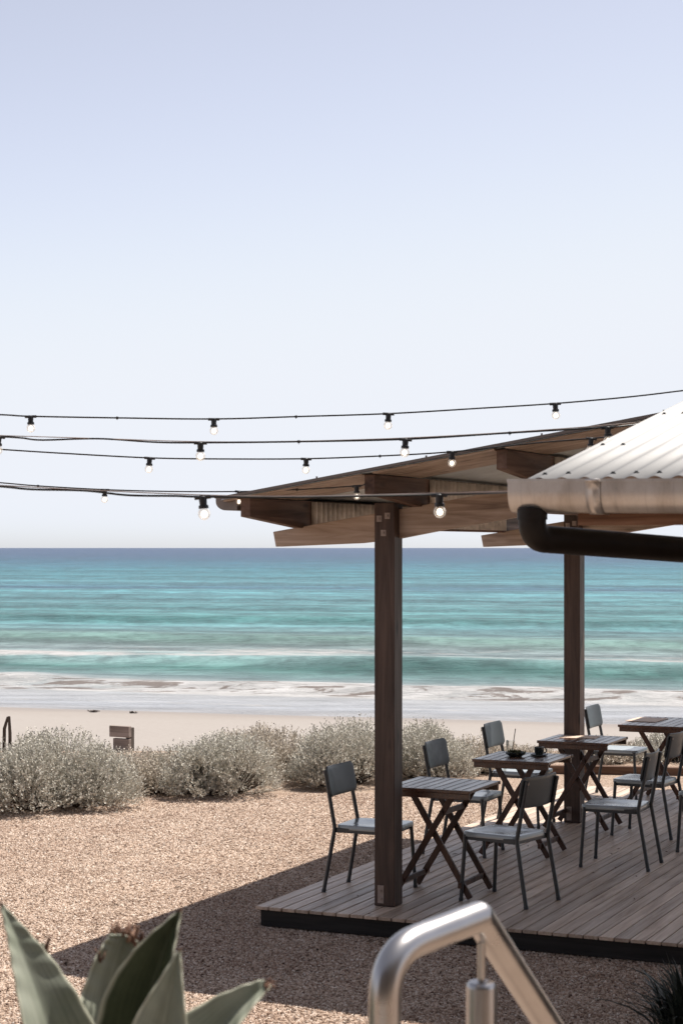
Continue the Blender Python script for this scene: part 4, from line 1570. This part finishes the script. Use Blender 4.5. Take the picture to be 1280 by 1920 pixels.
sh(1245, 0, 21.6, 150, 1380, 0.6, 1500, 'silver shrub at the right edge behind the farthest table', 21)

# dark strappy plant at the lower right
root = empty('strap_leaf_plant', P(1300, 1915, 9.15), 0, 'dark strappy grass like plant in shade at the lower right corner', 'plant')
root.location.z = GZ
mb = MB()
for k in range(520):
    a = random.uniform(0, 2 * math.pi)
    L = random.uniform(0.16, 0.38)
    r0 = random.uniform(0, 0.16)
    out = Vector((math.cos(a), math.sin(a), 0))
    lean = random.uniform(0.1, 1.0)
    b = out * r0 + Vector((random.gauss(0, .03), random.gauss(0, .03), random.uniform(0, 0.16)))
    s = Vector((-math.sin(a), math.cos(a), random.uniform(-.4, .4))).normalized()
    vs = []
    for i in range(6):
        t = i / 5
        c = b + out * (L * lean * t * (0.5 + 0.6 * t)) + Vector((0, 0, L * (t - 0.55 * lean * t * t)))
        w = random.uniform(0.9, 1.1) * 0.0105 * (1 - t ** 2 * 0.97)
        vs += [c - s * w, c + s * w]
    mb.add(vs, [(2 * i, 2 * i + 1, 2 * i + 3, 2 * i + 2) for i in range(5)])
mb.build('leaves', M_darkleaf, root)

# leaf litter on the gravel and a little on the deck
mb = MB()
for k in range(420):
    x, y = random.uniform(-3.2, 2.6), random.uniform(9.4, 18.0)
    d = Vector((x - CX, y - CY, 0)); a_, b_ = d.dot(D2), d.dot(D1)
    z = GZ + 0.012
    if a_ > -0.05 and b_ > -0.05:
        if random.random() < 0.75 or b_ > 6.5: continue
        z = 0.003
    c = Vector((x, y, z))
    t = random.uniform(0, 6.28)
    u = Vector((math.cos(t), math.sin(t), random.uniform(-.2, .4))) * random.uniform(0.010, 0.030)
    v = Vector((-math.sin(t), math.cos(t), random.uniform(-.3, .3))) * random.uniform(0.004, 0.010)
    mb.add([c - u, c - v * 0.9 + Vector((0, 0, .003)), c + u, c + v + Vector((0, 0, .004))], [(0, 1, 2, 3)])
tag(mb.build('leaf_litter', leaf_mat('dead_leaf', (0.035, 0.022, 0.015), (0.17, 0.11, 0.075), 0.1, 0.8)), kind='stuff')

# ------------------------------------------------------------------ timber edging, sign, stakes, seaweed
e0, e1 = P(985, 1453, 20.3), P(1420, 1453, 20.0)
ang = math.atan2(e1.y - e0.y, e1.x - e0.x)
mb = MB()
Ln = (e1 - e0).length
mb.box(0, Ln * 0.52, -0.05, 0.05, -0.01, 0.085)
mb.box(Ln * 0.52 + 0.004, Ln, -0.048, 0.052, -0.01, 0.080)
ed = mb.build('timber_edging', M_edge, bevel=0.008, loc=(e0.x, e0.y, GZ + 0.005))
ed.rotation_euler = (0, 0, ang)
tag(ed, 'low brown timber sleeper edging along the far side of the gravel behind the tables', 'edging')

sg = P(226, 1400, 22.5)
sign = empty('timber_sign', (sg.x, sg.y, beach_z(sg.x, sg.y)), R(-30), 'weathered grey timber board on a post, standing on the sand behind the left shrub', 'sign')
zs = sign.location.z
zt_ = H - (1361 - 1027) / FPX * 22.5 - zs
mb = MB(); mb.box(-0.145, 0.145, -0.03, 0.03, zt_ - 0.135, zt_)
mb.build('top_board', M_grey_timber, sign, bevel=0.006)
mb = MB(); mb.box(-0.09, 0.145, -0.028, 0.028, zt_ - 0.36, zt_ - 0.150)
mb.build('lower_board', M_grey_timber, sign, bevel=0.006)
mb = MB(); mb.box(0.06, 0.135, 0.030, 0.10, -0.1, zt_ - 0.02)
mb.build('post', M_stake, sign, bevel=0.006)

s0 = P(14, 1380, 22.0)
stk = empty('timber_stakes', (s0.x, s0.y, beach_z(s0.x, s0.y)), 0, 'pair of dark stakes leaning together on the sand at the left edge', 'stakes')
zz = H - (1343 - 1027) / FPX * 22.0 - stk.location.z
mb = MB(); mb.tube([(0.035, 0, -0.1), (0.033, 0, zz * 0.6), (0.022, 0, zz)], [0.022, 0.02, 0.016], 8)
mb.build('stake', M_stake, stk, smooth=True)
mb = MB(); mb.tube([(-0.045, 0.03, -0.1), (-0.036, 0.02, zz * 0.7), (0.008, 0, zz * 0.985)], [0.022, 0.02, 0.014], 8)
mb.build('stake', M_stake, stk, smooth=True)

M_weed = paint('dry_seaweed', (0.05, 0.038, 0.03), 0.9, 0.1, 0.4)
for (px, py, w, lab) in ((72, 1322, 0.055, 'small dark clump of seaweed at the water line, leftmost on the sand'),
                         (174, 1336, 0.10, 'flat dark clump of seaweed on the wet sand beyond the left shrub'),
                         (248, 1338, 0.075, 'faint strand of seaweed on the wet sand, right of the other clumps')):
    # find where the sight line meets the sand
    Y = 30.0
    while Y < 60:
        q = P(px, py, Y)
        if q.z <= beach_z(q.x, q.y): break
        Y += 0.05
    mb = MB()
    for k in range(26):
        c = Vector((random.gauss(0, w * 0.5), random.gauss(0, w * 0.4), 0.01))
        d = Vector((random.gauss(0, 1), random.gauss(0, 1), random.uniform(0.0, 0.5))).normalized()
        mb.tube([c, c + d * w * 0.5 + Vector((0, 0, 0.04 * w / 0.1 * random.random())), c + d * w], 0.006, 5)
    sw = mb.build('seaweed', M_weed, loc=(q.x, q.y, beach_z(q.x, q.y)))
    tag(sw, lab, 'seaweed', 'seaweed clumps on the beach')
